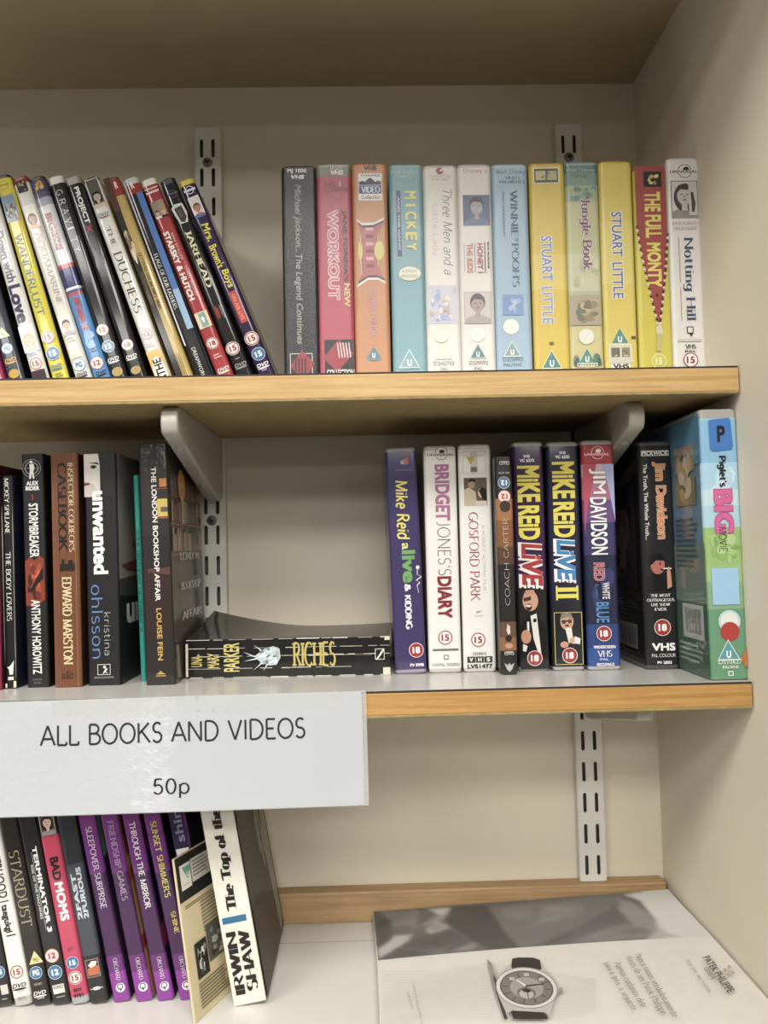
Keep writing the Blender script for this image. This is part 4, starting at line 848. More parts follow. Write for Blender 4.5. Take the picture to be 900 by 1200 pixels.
i = mvhs(544, 582.2, 788, 537.4, 521.2, .0785, 'white video case with thin red serif title and brown photo near its top', '#d9d7d2', (), '#bdbbb5', '#c5c3bd', W=.0281, fin='film')
i.frame('publisher_mark', .12, .84, .03, .13, '#9c9a94', '#d9d7d2', .0003).rect('publisher_mark', .36, .58, .035, .125, '#b9b7b2').poly('publisher_mark', [(.24, .055), (.5, .055), (.37, .09)], '#b09a3c').rect('publisher_mark', .37, .57, .1, .122, '#6d6a66').rect('publisher_mark', .16, .8, .048, .052, '#a9b0a0')
i.rect('portrait', .14, .86, .148, .271, '#6a5a4a').poly('portrait', [(.14, .271), (.14, .2), (.3, .19), (.5, .21), (.55, .271)], '#b8a98f').ell('portrait', .38, .175, .003, '#a5826a', .004).poly('portrait', [(.27, .17), (.34, .152), (.5, .155), (.5, .168), (.38, .163)], '#2d211b').ell('portrait', .68, .215, .0028, '#c9a98c', .0042).poly('portrait', [(.6, .205), (.7, .19), (.84, .2), (.84, .271), (.74, .25)], '#2b2522').rect('portrait', .5, .84, .25, .271, '#c9bfae')
i.txt('title', 'GOSFORD PARK', .26, .56, .3, .69, '#a8343a', 'd', 'roman').txt('subtitle', 'A ROBERT ALTMAN FILM', .66, .76, .355, .645, '#8a8782', 'd', 'light').poly('small_mark', [(.4, .735), (.6, .732), (.46, .742)], '#8a8782').rect('small_mark', .36, .64, .752, .755, '#b5b2ac')
i.badge(1, '15', .46, .858, .0068, kind='ring').txt('sound_mark', 'STEREO', .26, .7, .912, .924, '#55534f', 'h', 'serifb')
for k, ch in enumerate('VHS'): i.rect('format_mark', .1+.265*k, .35+.265*k, .93, .957, '#45423f').txt('format_mark', ch, .17+.265*k, .28+.265*k, .935, .952, '#d9d7d2', 'h', 'black')
i.txt('catalogue_number', 'LVS1477', .1, .88, .963, .981, '#33312f', 'h', 'black').done()
i = mvhs(587.5, 607.3, 791.3, 579.8, 533.5, .0605, 'slim black and orange disc case standing upside down between the video cases', '#2a2624', [(.2, .3, '#a0642f'), (.3, .42, '#8f5226'), (.42, .5, '#5e3a22'), (.76, .83, '#6d4a30'), (.83, .89, '#8a5a36')], '#191818', '#1d1b1a', W=.0140, D=.13, name='disc_case', cat='disc case', r=.0024)
i.dvd(1, .55, .04, .0085, '#bdbab4', 'f').txt('region_print', 'PAL 2740', .2, .85, .078, .086, '#b5b2ac', 'f', 'bold').badge(1, '12', .5, .127, .0052, 'f', kind='blue').badge(2, '12', .5, .19, .0054, 'f', kind='pink')
i.ell('picture', .52, .235, .0045, '#4a2f1f', .005).txt('title', 'CARTER', .36, .66, .29, .47, '#cfc8ba', 'u', 'light').txt('title', 'COACH', .36, .66, .495, .685, '#c9c2b4', 'u', 'light')
i.poly('player_picture', [(.45, .77), (.6, .78), (.62, .81), (.5, .82), (.38, .8)], '#cbc0b2').ell('player_picture', .5, .835, .0028, '#3d2418').ell('player_picture', .5, .868, .0034, '#b98a5c', .0022).dvd(2, .5, .905, .008, '#b5b2ac', 'f').poly('studio_mark', [(.2, .945), (.4, .955), (.5, .945), (.6, .955), (.8, .945), (.65, .975), (.5, .985), (.35, .975)], '#a9a7a2').done()
i = mvhs(608.2, 644, 786.5, 600.5, 518.2, .077, 'purple-topped video case with yellow and red title above a laughing man in dinner jacket', '#4c2a63', [(.64, 1.1, '#2c2a2a')], '#a39f9c', '#3f2a50', W=.0268, fin='film')
i.txt('catalogue_number', 'VHS', .34, .56, .057, .07, '#d9d4dc', 'h', 'black').txt('catalogue_number', 'VC 6275', .22, .7, .075, .089, '#d9d4dc', 'h', 'black')
i.txt('title', 'MiKE', .12, .86, .105, .265, '#d9c94e', 'd', 'black', outline='#34202f', og=.03).txt('title', 'REiD', .12, .82, .28, .43, '#d9c94e', 'd', 'black', outline='#34202f', og=.03)
i.txt('title', 'LiVE', .12, .82, .445, .64, '#e6e0da', 'd', 'black', shear=.1, outline='#e6e0da', og=.06).txt('title', 'LiVE', .18, .86, .445, .632, '#b93c42', 'd', 'black', shear=.1)
i.poly('comedian_portrait', [(.05, .99), (.1, .8), (.35, .76), (.7, .77), (.97, .82), (.97, .99)], '#1b1a1b').poly('comedian_portrait', [(.42, .76), (.62, .75), (.74, .93), (.7, .945), (.5, .86)], '#d3cfc9').ell('comedian_portrait', .43, .695, .0068, '#c9937a', .0088).poly('comedian_portrait', [(.2, .67), (.3, .648), (.55, .648), (.62, .67), (.42, .662)], '#b98a70').poly('comedian_portrait', [(.2, .683), (.45, .675), (.46, .69), (.36, .695), (.22, .697)], '#4a3a34').ell('comedian_portrait', .38, .722, .0026, '#5a241f', .003).ell('comedian_portrait', .37, .717, .0022, '#e4ddd4', .001)
i.rect('comedian_portrait', .3, .37, .785, .85, '#d8d5cf').ell('comedian_portrait', .26, .85, .0044, '#c08a70', .006).poly('comedian_portrait', [(.15, .88), (.3, .89), (.24, .915), (.14, .91)], '#d8d5cf').poly('comedian_portrait', [(.5, .775), (.6, .77), (.62, .785), (.52, .79)], '#151415')
i.badge(1, '18', .52, .943, .0067, kind='full').done()
i = mvhs(649, 688.3, 786, 645.2, 518, .0735, 'navy video case with yellow and blue title above a framed comedian photo', '#2b2c52', [(.7, 1.1, '#2b2b33')], '#9c9a9e', '#23243f', W=.0272, fin='film')
i.txt('catalogue_number', 'VHS', .38, .6, .042, .055, '#d9d9de', 'h', 'black').txt('catalogue_number', 'VC 6335', .26, .72, .06, .074, '#d9d9de', 'h', 'black')
i.txt('title', 'MiKE', .14, .86, .088, .25, '#d8c850', 'd', 'black', outline='#1d1d38', og=.03).txt('title', 'REiD', .14, .82, .265, .42, '#d8c850', 'd', 'black', outline='#1d1d38', og=.03)
i.txt('title', 'LiVE', .14, .76, .43, .615, '#e0e2e4', 'd', 'black', shear=.1, outline='#e0e2e4', og=.06).txt('title', 'LiVE', .2, .8, .43, .608, '#3d7fb8', 'd', 'black', shear=.1).txt('title', 'II', .14, .86, .63, .693, '#d8c850', 'd', 'serifb')
i.frame('comedian_portrait', .05, .95, .745, .972, '#bfae5a', '#28262a', .0006).poly('comedian_portrait', [(.1, .965), (.12, .84), (.35, .81), (.7, .81), (.92, .85), (.92, .965)], '#26343a').ell('comedian_portrait', .46, .785, .0058, '#c09078', .0074).poly('comedian_portrait', [(.24, .775), (.3, .75), (.6, .75), (.66, .78), (.5, .765)], '#7d766e').rect('comedian_portrait', .28, .62, .78, .786, '#33302f').ell('comedian_portrait', .36, .787, .0018, '#4a4442').ell('comedian_portrait', .55, .785, .0018, '#4a4442').ell('comedian_portrait', .46, .803, .0018, '#6d3028', .001)
i.poly('comedian_portrait', [(.4, .815), (.6, .812), (.65, .87), (.5, .88)], '#d3cfca').ell('comedian_portrait', .36, .885, .0036, '#c08a70', .0028).ell('comedian_portrait', .66, .868, .0036, '#c9977c', .003).poly('comedian_portrait', [(.7, .85), (.88, .86), (.85, .885), (.68, .88)], '#d5d2cc')
i.badge(1, '18', .52, .932, .0067, kind='full').done()
i = mvhs(690, 729.5, 785.3, 685, 516.2, .071, 'video case fading red to blue with white condensed title, left of the black one', '#28305c', [(0, .105, '#b53a40'), (.105, .16, '#c9a4b4'), (.16, .26, '#b06a8c'), (.26, .36, '#6f4f8c'), (.36, .5, '#3f3a70'), (.8, .9, '#2c4484'), (.9, 1.1, '#2f55a0')], '#a5a2a4', '#2a2a44', W=.0280, fin='film')
i.poly('fade_print', [(.02, .105), (.45, .105), (.12, .3), (.02, .42)], '#b8485c').poly('fade_print', [(.6, .105), (.98, .105), (.98, .36), (.8, .2)], '#9fa8d6').patches('fade_print', .05, .95, .52, .8, ['#2a3468', '#24284e', '#303c74'], 12, 4, .2, .5)
i.ell('publisher_mark', .5, .055, .0058, '#dcc0c0').ell('publisher_mark', .5, .055, .0052, '#b53a40').ell('publisher_mark', .52, .047, .0024, '#ead8d6', .002).rect('publisher_mark', .1, .9, .055, .07, '#b53a40').txt('publisher_mark', 'UNIVERSAL', .08, .86, .057, .067, '#e6d2d0', 'h', 'bold')
i.txt('title', 'JIM', .2, .72, .125, .235, '#e6e3e4', 'd', 'bold', outline='#3a2f4a', og=.02).txt('title', 'DAVIDSON', .2, .72, .25, .5, '#e6e3e4', 'd', 'bold', outline='#2b2850', og=.02)
i.txt('subtitle', 'RED', .26, .58, .535, .612, '#b8505a', 'd', 'bold', outline='#d2b5b8').txt('subtitle', 'WHITE', .5, .72, .62, .692, '#dcd9de', 'd', 'bold').txt('subtitle', '& very', .24, .38, .625, .69, '#5a7cc0', 'd', 'thin').txt('subtitle', 'BLUE', .28, .68, .705, .793, '#4f86c4', 'd', 'bold', outline='#20284c')
i.badge(1, '18', .5, .84, .0066, kind='full').txt('format_mark', 'WIDESCREEN', .16, .84, .891, .904, '#e4e2e4', 'h', 'black').txt('format_mark', 'VHS', .27, .73, .913, .94, '#e0dee4', 'h', 'serif').txt('format_mark', 'PAL', .35, .62, .946, .955, '#c9cdde', 'h', 'bold').txt('catalogue_number', '9020963', .24, .78, .966, .98, '#e4e2e8', 'h', 'bold').done()
i = mvhs(757.8, 799, 784.5, 747.3, 517.3, .068, 'black video case with orange title and a man smoking, beside the blue cartoon case', '#2b2c30', (), '#4a4a4c', '#1c1b1c', W=.0287, fin='film')
i.frame('publisher_mark', .08, .92, .042, .066, '#d6d4d2', '#2b2c30', .0005).txt('publisher_mark', 'PICKWICK', .1, .9, .044, .063, '#e0dedc', 'h', 'black', shear=.15)
i.txt('title', 'Jim Davidson', .4, .8, .093, .432, '#cf8a5c', 'd', 'black', outline='#e6cbb4', og=.025).txt('subtitle', 'The Truth, The Whole Truth...', .1, .24, .1, .435, '#d3cfca', 'd', 'bold')
i.poly('smoker_portrait', [(.1, .66), (.12, .6), (.4, .575), (.75, .59), (.95, .62), (.95, .66)], '#1a1a1d').ell('smoker_portrait', .45, .545, .0062, '#b5685c', .008).poly('smoker_portrait', [(.18, .55), (.16, .52), (.3, .498), (.55, .496), (.68, .515), (.68, .528), (.4, .525), (.3, .54)], '#191618').rect('smoker_portrait', .62, .86, .558, .564, '#d9cfc4').poly('smoker_portrait', [(.72, .575), (.78, .55), (.84, .58), (.86, .64), (.72, .65)], '#c08a74').ell('smoker_portrait', .52, .54, .0009, '#231a18').ell('smoker_portrait', .57, .566, .0014, '#5a2422', .0008)
for k, wd in enumerate(('THE MOST', 'OUTRAGEOUS', 'LIVE SHOW', 'EVER!')): i.txt('tagline', wd, (.2, .08, .2, .3)[k], (.8, .92, .78, .68)[k], .671+.02*k, .684+.02*k, '#dcdad8', 'h', 'serifb')
i.badge(1, '18', .52, .817, .0072, kind='full').txt('format_mark', 'VHS', .18, .88, .884, .918, '#e6e4e2', 'h', 'black').txt('format_mark', 'PAL COLOUR', .16, .88, .93, .945, '#dcdad8', 'h', 'sans').txt('catalogue_number', 'PV 2802', .32, .76, .962, .975, '#e0dedc', 'h', 'black')
i.on('left').face_pic('back_picture', .28, .9, .18, .66, '#2f2a2b', '#5d4640', '#1a1516', '#232022').lines('back_print', .3, .92, .7, .78, 5, '#3c3a3a').frame('barcode', .42, .86, .81, .92, '#77767a', '#6d6c70', .0004)
for k in range(14): i.rect('barcode', .46+.027*k, .46+.027*k+(.006, .014, .009)[k % 3], .83, .905, '#2f2e32')
i.on('front').done()
i = mvhs(833.8, 878.4, 797, 819, 479.8, .0085, 'tall clear video case with sky blue cover and blue letter sticker, against the right wall', '#7fb4d6', [(.0, .04, '#94c0dc'), (.2, .3, '#9cc6de'), (.3, .36, '#b4d2de'), (.36, .44, '#a3c8da'), (.44, .58, '#8fb56a'), (.58, .64, '#94b878'), (.64, .74, '#7fa57c'), (.74, 1.1, '#5f9470')], '#9fa09c', '#5f7f92', W=.0296, fin='film', D=.143, top=.0075, bot=.001)
i.patches('cloud_print', .05, .95, .2, .38, ['#b9d4e2', '#a9cce0', '#c4dae2'], 10, 3, .3, .6).patches('bush_print', .03, .97, .45, .58, ['#86ad5e', '#9cbf74', '#78a054', '#a8c684'], 22, 8, .15, .4)
i.txt('title', "Piglet's", .4, .66, .175, .292, '#26262a', 'd', 'heavy').txt('title', 'BIG', .28, .78, .3, .462, '#d25c96', 'd', 'black', outline='#b04a80', og=.03).txt('title', 'MOVIE', .36, .58, .44, .53, '#26262a', 'd', 'thin')
i.rect('picture', .12, .84, .59, .724, '#93bde0')
i.ell('hologram', .54, .785, .0088, '#b4ccd8').ell('hologram', .54, .785, .007, '#d5d9d6').ell('red_dot', .54, .822, .0075, '#c23c36').tri(1, 'U', .48, .893, .0092, '#4f97a0', '#d3ddd6').txt('catalogue_number', 'D510627', .2, .82, .923, .94, '#dfe6de', 'h', 'sans').txt('catalogue_number', 'PAL/VHS', .3, .72, .946, .957, '#dfe6de', 'h', 'bold').frame('small_mark', .44, .58, .966, .983, '#e3e8e2', '#5f9470', .0007)
i.poly('orange_print', [(.8, .92), (.9, .9), (.97, .88), (.97, .955), (.88, .95)], '#b9683a')
P_ = 'letter_sticker'
i.poly(P_, [(.22, .05), (.26, .04), (.78, .035), (.82, .045), (.86, .14), (.82, .152), (.3, .158), (.24, .15)], '#3a74c2').txt(P_, 'P', .44, .66, .063, .125, '#1f2530', 'h', 'black')
i.on('left').rect('back_picture', .0, 1., .5, .72, '#6a7c70').rect('back_picture', .0, 1., .72, .99, '#4a6652').rect('back_picture', .0, 1., .02, .2, '#4f7f9c').rect('back_photo', .62, .92, .12, .22, '#8a7c68').rect('back_photo', .62, .92, .24, .35, '#7d7458').patches('back_photo', .63, .91, .13, .345, ['#a8977c', '#5f5a48', '#94885c', '#b5a486'], 16, 3, .25, .5).lines('back_print', .6, .93, .4, .6, 10, '#4a5c66')
i.frame('barcode', .66, .96, .73, .86, '#b9bfb9', '#a9b0aa', .0004)
for k in range(16): i.rect('barcode', .69+.015*k, .69+.015*k+(.004, .008, .006)[k % 3], .745, .84, '#55605a')
i.lines('back_print#2', .6, .95, .88, .96, 4, '#7f9484').on('front').done()
# ------------------------------------------------------------------ bottom shelf: leaning discs and thin books
GB = 'leaning disc cases on the bottom shelf'
VA = .185
def bdvd(xl, yb, xt, label, case, cover, bands=(), side=None, Y=.0635, H=.19, W=.0145, D=.135, name='disc_case', cat='disc case', grp=GB, yt=960, va=VA, top=.004, bot=.0045):
    loc, lean, _ = place(xl, xl+20, yb, xt, yt, Y, ZS)
    settle('low', loc, lean, W, H); it = Item(name, label, cat, grp, loc, W, D, H, lean, fin='film', va=va)
    if cat == 'disc case': it.case(case, .0026, cover, bands, side, top, bot)
    return it
i = bdvd(-6.5, 1181, -47, 'black disc case at the bottom left edge with part of a blue badge', '#26251f', '#2c2b2b', (), '#1c1c1c')
i.badge(1, '15', .62, .815, .0050, kind='blue').rect('small_mark', .55, .95, .885, .935, '#bdbab2').lines('small_print', .5, .9, .955, .97, 1, '#8f8d88').done()
i = bdvd(16.5, 1182, -25.5, 'white disc case with condensed black title, at the left end of the bottom row', '#a9a9a4', '#d3d2cd', (), '#1c1b1a', bot=.008)
i.txt('title', 'BROTHERHOOD', .3, .8, .05, .42, '#2b2a28', 'd', 'bold').rect('title', .2, .8, .436, .442, '#2b2a28').txt('title', 'taegukgi', .22, .72, .455, .605, '#2b2a28', 'd', 'black').rect('title', .3, .85, .617, .624, '#2b2a28')
i.badge(1, '15', .5, .815, .0058, kind='red').dvd(1, .5, .89, .0115, '#2b2a28').rect('small_print', .3, .72, .915, .92, '#a9a7a2').txt('catalogue_number', 'SBX724', .28, .74, .945, .962, '#77746f', 'h', 'sans').done()
i = bdvd(39.4, 1181, -2.2, 'dark brown disc case with faint gold serif title and yellow triangle badge', '#231f1d', '#2e2521', [(.2, .6, '#382b25')], '#2c2822')
i.txt('title', 'STARDUST', .22, .8, .17, .575, '#9c9478', 'd', 'roman').tri(1, 'PG', .62, .745, .0058, '#cdc489', '#cdc489', '#77703f').badge(1, 'PG', .5, .822, .0052, kind='blue').txt('catalogue_number', 'PHE 8001', .28, .72, .876, .888, '#b5b2ac', 'h', 'sans').dvd(1, .5, .932, .0105, '#dcd9d4').rect('small_print', .3, .72, .955, .96, '#a9a7a2').done()
i = bdvd(61.6, 1180.5, 19.5, 'black disc case with square white title ending in a 3, beside the pink-red one', '#1f1f21', '#2b2b2d', [(-.2, .2, '#26282a')], '#181819')
i.txt('title', 'TERMINATOR 3', .52, .78, .15, .61, '#dededc', 'd', 'black').txt('subtitle', 'RISE OF THE MACHINES', .27, .4, .245, .535, '#c3c3c1', 'd', 'bold').rect('title_rule', .44, .47, .18, .6, '#9a9a98')
i.badge(1, '12', .5, .735, .0058, kind='pink').badge(2, '12', .5, .823, .0058, kind='blue').rect('publisher_mark', .2, .85, .888, .935, '#c9c7c0').txt('publisher_mark', 'KINO', .26, .78, .893, .91, '#4a4a48', 'h', 'bold').rect('small_print', .3, .8, .95, .956, '#8f8d88').done()
i = bdvd(83.3, 1180, 42.3, 'pink-red disc case with black and white bold title and small portrait at its top', '#96989a', '#bb3c57', [(-.3, .095, '#3d3330')], '#d0cec9', bot=.007)
i.face_pic('portrait', .1, .95, -.05, .092, '#5a4a42', '#c9a590', '#2b211e', '#8f8a88', True, '#a58a80').txt('title', 'BAD', .3, .78, .21, .335, '#2b2226', 'd', 'black').txt('title', 'MOMS', .3, .8, .345, .55, '#dfdcdc', 'd', 'black')
i.txt('certificate_print', 'NPT', .35, .65, .695, .715, '#8f2f44', 'h', 'serif').badge(1, '15', .5, .775, .0050, kind='blue').badge(2, '15', .5, .855, .0056, kind='red').txt('catalogue_number', 'EDV', .28, .74, .91, .928, '#5a2433', 'h', 'black').txt('catalogue_number', '9781', .24, .78, .94, .958, '#5a2433', 'h', 'black').done()
i = bdvd(106.5, 1179, 66.5, 'slate grey disc case with silver block title stacked twice, left of the purple books', '#1c1b1c', '#3d4450', [(-.3, .25, '#34383f'), (.74, 1.1, '#2e2d30')], '#2a2428')
i.txt('title', '2FAST', .2, .46, .3, .545, '#b3bac4', 'u', 'black').txt('title', '2FURIOUS', .54, .82, .27, .545, '#b3bac4', 'u', 'black')
i.frame('picture', .12, .88, .76, .855, '#8f7a74', '#3b3837').poly('picture', [(.2, .845), (.2, .81), (.5, .79), (.82, .8), (.82, .845)], '#b5603e').poly('picture', [(.25, .79), (.5, .77), (.8, .775), (.7, .795), (.4, .805)], '#c9c5be').ell('studio_mark', .52, .915, .0036, '#cfcdc9', .0014).rect('studio_mark', .15, .88, .912, .918, '#a9a7a5').done()
GO = 'thin purple story books on the bottom shelf'
def pbook(xl, yb, xt, label, title, tcol, t0, t1, right, W=.0135, ink='#d6cdd6', style='slab', extra=None, yt=960):
    it = bdvd(xl, yb, xt, label, None, None, Y=.0665, H=.198, W=W, D=.129, name='story_book', cat='book', grp=GO, va=.232, yt=yt)
    it.book('#6d2b7d', [(-.3, .08, '#83358a'), (.08, .3, '#6f2c80'), (.3, .75, '#5a2268'), (.75, .84, '#6a2a78'), (.84, 1.1, '#9238a0')], right, '#cbb9a8')
    if title: it.txt('title', title, .34, .72, t0, t1, tcol, 'd', style)
    it.txt('publisher_name', 'ORCHARD', .44, .7, .765, .885, ink, 'd', 'roman').ell('publisher_mark', .58, .925, .0038, '#e0dae0').ell('publisher_mark', .57, .92, .0026, '#4a2a55').ell('publisher_mark', .57, .92, .0018, '#e0dae0').rect('publisher_mark', .54, .6, .925, .945, '#4a2a55')
    return it
i = pbook(133.5, 1175, 91.5, 'purple book with lilac lettering, leftmost of the purple books', 'SLEEPOVER SURPRISE', '#c0a8c4', .04, .49, '#2b2850')
i.on('right').rect('cover_picture', .02, .98, -.2, .22, '#4f7f78').patches('cover_picture', .05, .95, .2, .95, ['#2f3068', '#3a2c5c', '#26305c', '#3d3f80'], 16, 4, .2, .5).on('front').done()
i = pbook(160, 1174, 118, 'purple book with dim mauve lettering, beside an orange cover edge', 'FRIENDSHIP GAMES', '#a283a8', .01, .45, '#c98f4a', W=.0135)
i.on('right').rect('cover_picture', .02, .98, -.2, .22, '#8a4a34').poly('cover_picture', [(.0, .3), (.5, .24), (1., .28), (1., .36), (.0, .36)], '#b0542f').rect('cover_picture', .0, .98, .66, .73, '#a8374a').patches('cover_picture', .05, .95, .4, .95, ['#d09a54', '#b9803f', '#c28a48'], 10, 4, .2, .4).on('front').done()
i = pbook(185, 1173, 143.5, 'purple book with white lettering, left of the one with yellow letters', 'THROUGH THE MIRROR', '#d9d0d6', .02, .5, '#27244c')
i.on('right').rect('cover_picture', .02, .98, -.2, .2, '#6d3048').patches('cover_picture', .05, .95, .15, .95, ['#2a2a58', '#33265a', '#241f48'], 12, 6, .2, .5).rect('cover_picture', .0, .98, .6, .72, '#8f3046').on('front').done()
i = pbook(211, 1172, 168.5, 'purple book with bright yellow lettering, partly behind the leaning beige sleeve', "SUNSET SHIMMER'S", '#cfc24e', .02, .44, '#262547')
i.txt('title#2', 'SHINE', .5, .8, .52, .64, '#c9b050', 'd', 'slab').on('right').patches('cover_picture', .05, .95, .0, .95, ['#2a2a52', '#222040', '#302850'], 12, 6, .2, .5).on('front').done()
i = pbook(237, 1171, 198, 'dark violet book with grey lettering and a white picture block, behind the beige sleeve', None, '#fff', 0, 0, '#1f1f3a', W=.0132)
i.rect('dark_print', .03, .97, -.25, .7, '#352a5c').txt('title', 'shine', .25, .78, -.1, .14, '#77718f', 'u', 'bold').rect('picture', .1, .9, .175, .3, '#d3d0cc').patches('picture', .15, .85, .19, .3, ['#3a3a40', '#77777c', '#55555a'], 9, 4, .2, .5).done()

# beige sleeve standing on edge, leaning on the books
a = atZ(226.6, 1199.4, ZS); f = atZ(267, 1162, ZS); tl = atY(196, 1014, a.y)
yaw = math.atan2(f.y-a.y, f.x-a.x)-R(90)
Ht = .1265
i = Item('video_sleeve', 'beige card video sleeve with black band and upside-down print, leaning before the white book', 'video sleeve', None, a, .0022, .056, Ht, math.atan2(a.x-tl.x, tl.z-a.z), yaw, fin='paper')
i.root.rotation_euler = (0, -math.atan2(a.x-tl.x, tl.z-a.z), yaw)
bm = bmesh.new(); bm_box(bm, 0, .0022, 0, .056, 0, Ht, .0004); from_bm('card', bm, PM('#c9b890', 'paper'), i.root)
i.on('right').rect('print_band', .004, 1.02, .004, .28, '#232322').frame('label_panel', .08, .33, .06, .215, '#b9b7ae', '#cfcdc2', .0003).frame('label_panel#2', .345, .8, .055, .2, '#a9a7a0', '#bdbbb2', .0003).tri(1, 'U', .25, .115, .0062, '#5a8f80', '#7aa596', '#d9d7ce', flip=-1)
i.lines('small_print', .12, .3, .185, .195, 1, '#8d8b84').lines('small_print#2', .38, .78, .07, .18, 5, '#77756e')
i.lines('blurb', .1, .95, .31, .335, 2, '#6d644c').lines('blurb', .45, .98, .34, .54, 9, '#7a7058')
i.rect('photo_print', .18, .47, .56, .78, '#33322f').rect('photo_print', .49, .98, .5, .73, '#5a584f').patches('photo_print', .2, .46, .57, .77, ['#b9b5a8', '#1f1e1c', '#8f8b80', '#cfcbbd', '#55524b'], 22, 3, .15, .4).patches('photo_print', .5, .97, .51, .72, ['#8f8b80', '#77736a', '#3a3833', '#a5a196'], 16, 5, .15, .4)
i.lines('blurb#2', .16, .98, .8, .96, 8, '#6d644c', seed=4)
i.on('front').done()

# tall white hardback
loc, lean, w_ = place(274.3, 312.2, 1181, 234.5, 951.5, .0545, ZS)
i = Item('hardback_book', 'tall white-spined hardback with ornate black lettering, leaning at the right end of the bottom row', 'book', None, loc, .0268, .136, .228, lean, fin='paper', va=.295)
W_, D_, H_ = i.W, i.D, i.H
bm = bmesh.new(); bm_box(bm, .0028, W_-.0028, .004, D_-.004, .003, H_-.003); from_bm('page_block', bm, M('#cfc6ae', rough=.9, var=.12, vscale=60), i.root)
bm = bmesh.new(); bm_box(bm, 0, .0025, .001, D_, 0, H_, .0006); from_bm('back_board', bm, PM('#cfcbbf', 'paper'), i.root)
bm = bmesh.new(); bm_box(bm, W_-.0025, W_, .001, D_, 0, H_, .0006); from_bm('front_board', bm, PM('#4a4844', 'paper'), i.root)
bm = bmesh.new(); bm_box(bm, 0, W_, 0, .003, 0, H_, .0009); from_bm('spine', bm, PM('#d3cfc2', 'paper'), i.root)
i.txt('title', 'The Top of the Hill', .3, .68, -.15, .525, '#2b2622', 'u', 'fat', shear=.06)
i.rect('blue_bar', .1, .84, .553, .585, '#2f6f9c')
for wd, u0, u1, t0, t1 in (('IRWIN', .12, .44, .628, .945), ('SHAW', .5, .84, .628, .935)): i.txt('author', wd, u0, u1, t0, t1, '#2b2724', 'u', 'deco')
i.on('right').rect('cover_photo', .03, .97, -.4, .995, '#4b4945').poly('cover_photo', [(.6, -.4), (.97, -.4), (.97, .95), (.86, .99), (.8, .7), (.74, .3)], '#8f8a7a').poly('cover_photo', [(.55, -.3), (.75, -.35), (.8, .1), (.72, .4), (.66, .1)], '#6f6c63').patches('cover_photo', .45, .85, -.3, .6, ['#57554f', '#7a766a', '#3f3d3a', '#8a8577'], 26, 3, .15, .35).poly('cover_photo', [(.03, .55), (.5, .6), (.7, .8), (.6, .995), (.03, .995)], '#46423d').lines('cover_print', .05, .075, -.35, .12, 14, '#8f8d86').on('front').done()

# ------------------------------------------------------------------ magazine
PHG = {'#686561', '#57544f', '#7f7b75', '#b3afa8', '#4d4a47', '#5a5753', '#716e69', '#7e7b76', '#7a7772', '#5f5c58', '#8b8883', '#7c7974'}
GRY = lambda h: M(h, rough=.5, coat=.12, crough=.35, var=.14 if h in PHG else .03, vscale=60, stretch=(1, 2.5, 1) if h in PHG else None)
zl, kx = ZS+.0113, .0150/.296
def mp(px, py):
    d = ray(px, py); s = zl/(d.z-kx*d.x); return CAM+d*s
mroot = empty('magazine', (.147, .08, ZS)); tag(mroot, 'open glossy magazine showing a wristwatch advertisement, lying on the bottom board', 'magazine')
def mlink(name, V, F, mats, fm=None):
    o = link(name, [Vector(v)-mroot.location for v in V], F, mats, fm, mroot); return o
tl_, tr_, ml_, mr_, bl_ = mp(437, 1068), mp(783, 1041), mp(445, 1200), mp(834, 1096), mp(900, 1165)
YF = -.06
out = [(-.001, YF), (.0005, .02), (-.0006, .10), (tl_.x, .1915)]
rg = random.Random(5)
for k in range(1, 20): out.append((tl_.x+(.289-tl_.x)*k/20, .1915+(.1885-.1915)*k/20+rg.uniform(-.0008, .0008)))
out += [(.289, .1880), (.2925, .165), (.2938, .12), (.2948, .08), (.2950, .03), (.2946, YF)]
top_ = [(x, y, zl+kx*x) for x, y in out]; n = len(out)
lay = 5; V = []; F = []; fm = []
for l in range(lay+1):
    f_ = l/lay; ins = .0008*(l % 2)
    for x, y, z in top_:
        cx = .147; V.append((x+(ins if x < cx else -ins), y-ins, ZS+.0004+(z-ZS-.0004)*f_))
F.append(tuple(reversed(range(n)))); fm.append(0)
for l in range(lay):
    for k in range(n): F.append((l*n+k, l*n+(k+1) % n, (l+1)*n+(k+1) % n, (l+1)*n+k)); fm.append(1)
F.append(tuple(lay*n+k for k in range(n))); fm.append(0)
mlink('pages', V, F, [GRY('#d3d0ca'), M('#c4c0b6', rough=.8, var=.1, vscale=300)], fm)
mlay = [0]; mparts = {}; photo = []
def mpoly(part, pts, col):
    if part in ('photo_print', 'sky_print'): photo.append((pts, int(col[1:3], 16)/255)); return
    d = mparts.setdefault(part, dict(V=[], F=[], fm=[], mats=[], ix={})); mt = GRY(col)
    if mt.name not in d['ix']: d['ix'][mt.name] = len(d['mats']); d['mats'].append(mt)
    mlay[0] += 1; o = .0002+mlay[0]*.000008; b = len(d['V'])
    d['V'] += [mp(*p)+Vector((0, 0, o)) for p in pts]; d['F'].append(tuple(range(b, b+len(pts)))); d['fm'].append(d['ix'][mt.name])
def mell(part, cx, cy, rx, ry, col, rot=0, n=32):
    c, s = math.cos(R(rot)), math.sin(R(rot))
    mpoly(part, [(cx+rx*math.cos(6.2832*k/n)*c-ry*math.sin(6.2832*k/n)*s, cy+rx*math.cos(6.2832*k/n)*s+ry*math.sin(6.2832*k/n)*c) for k in range(n)], col)
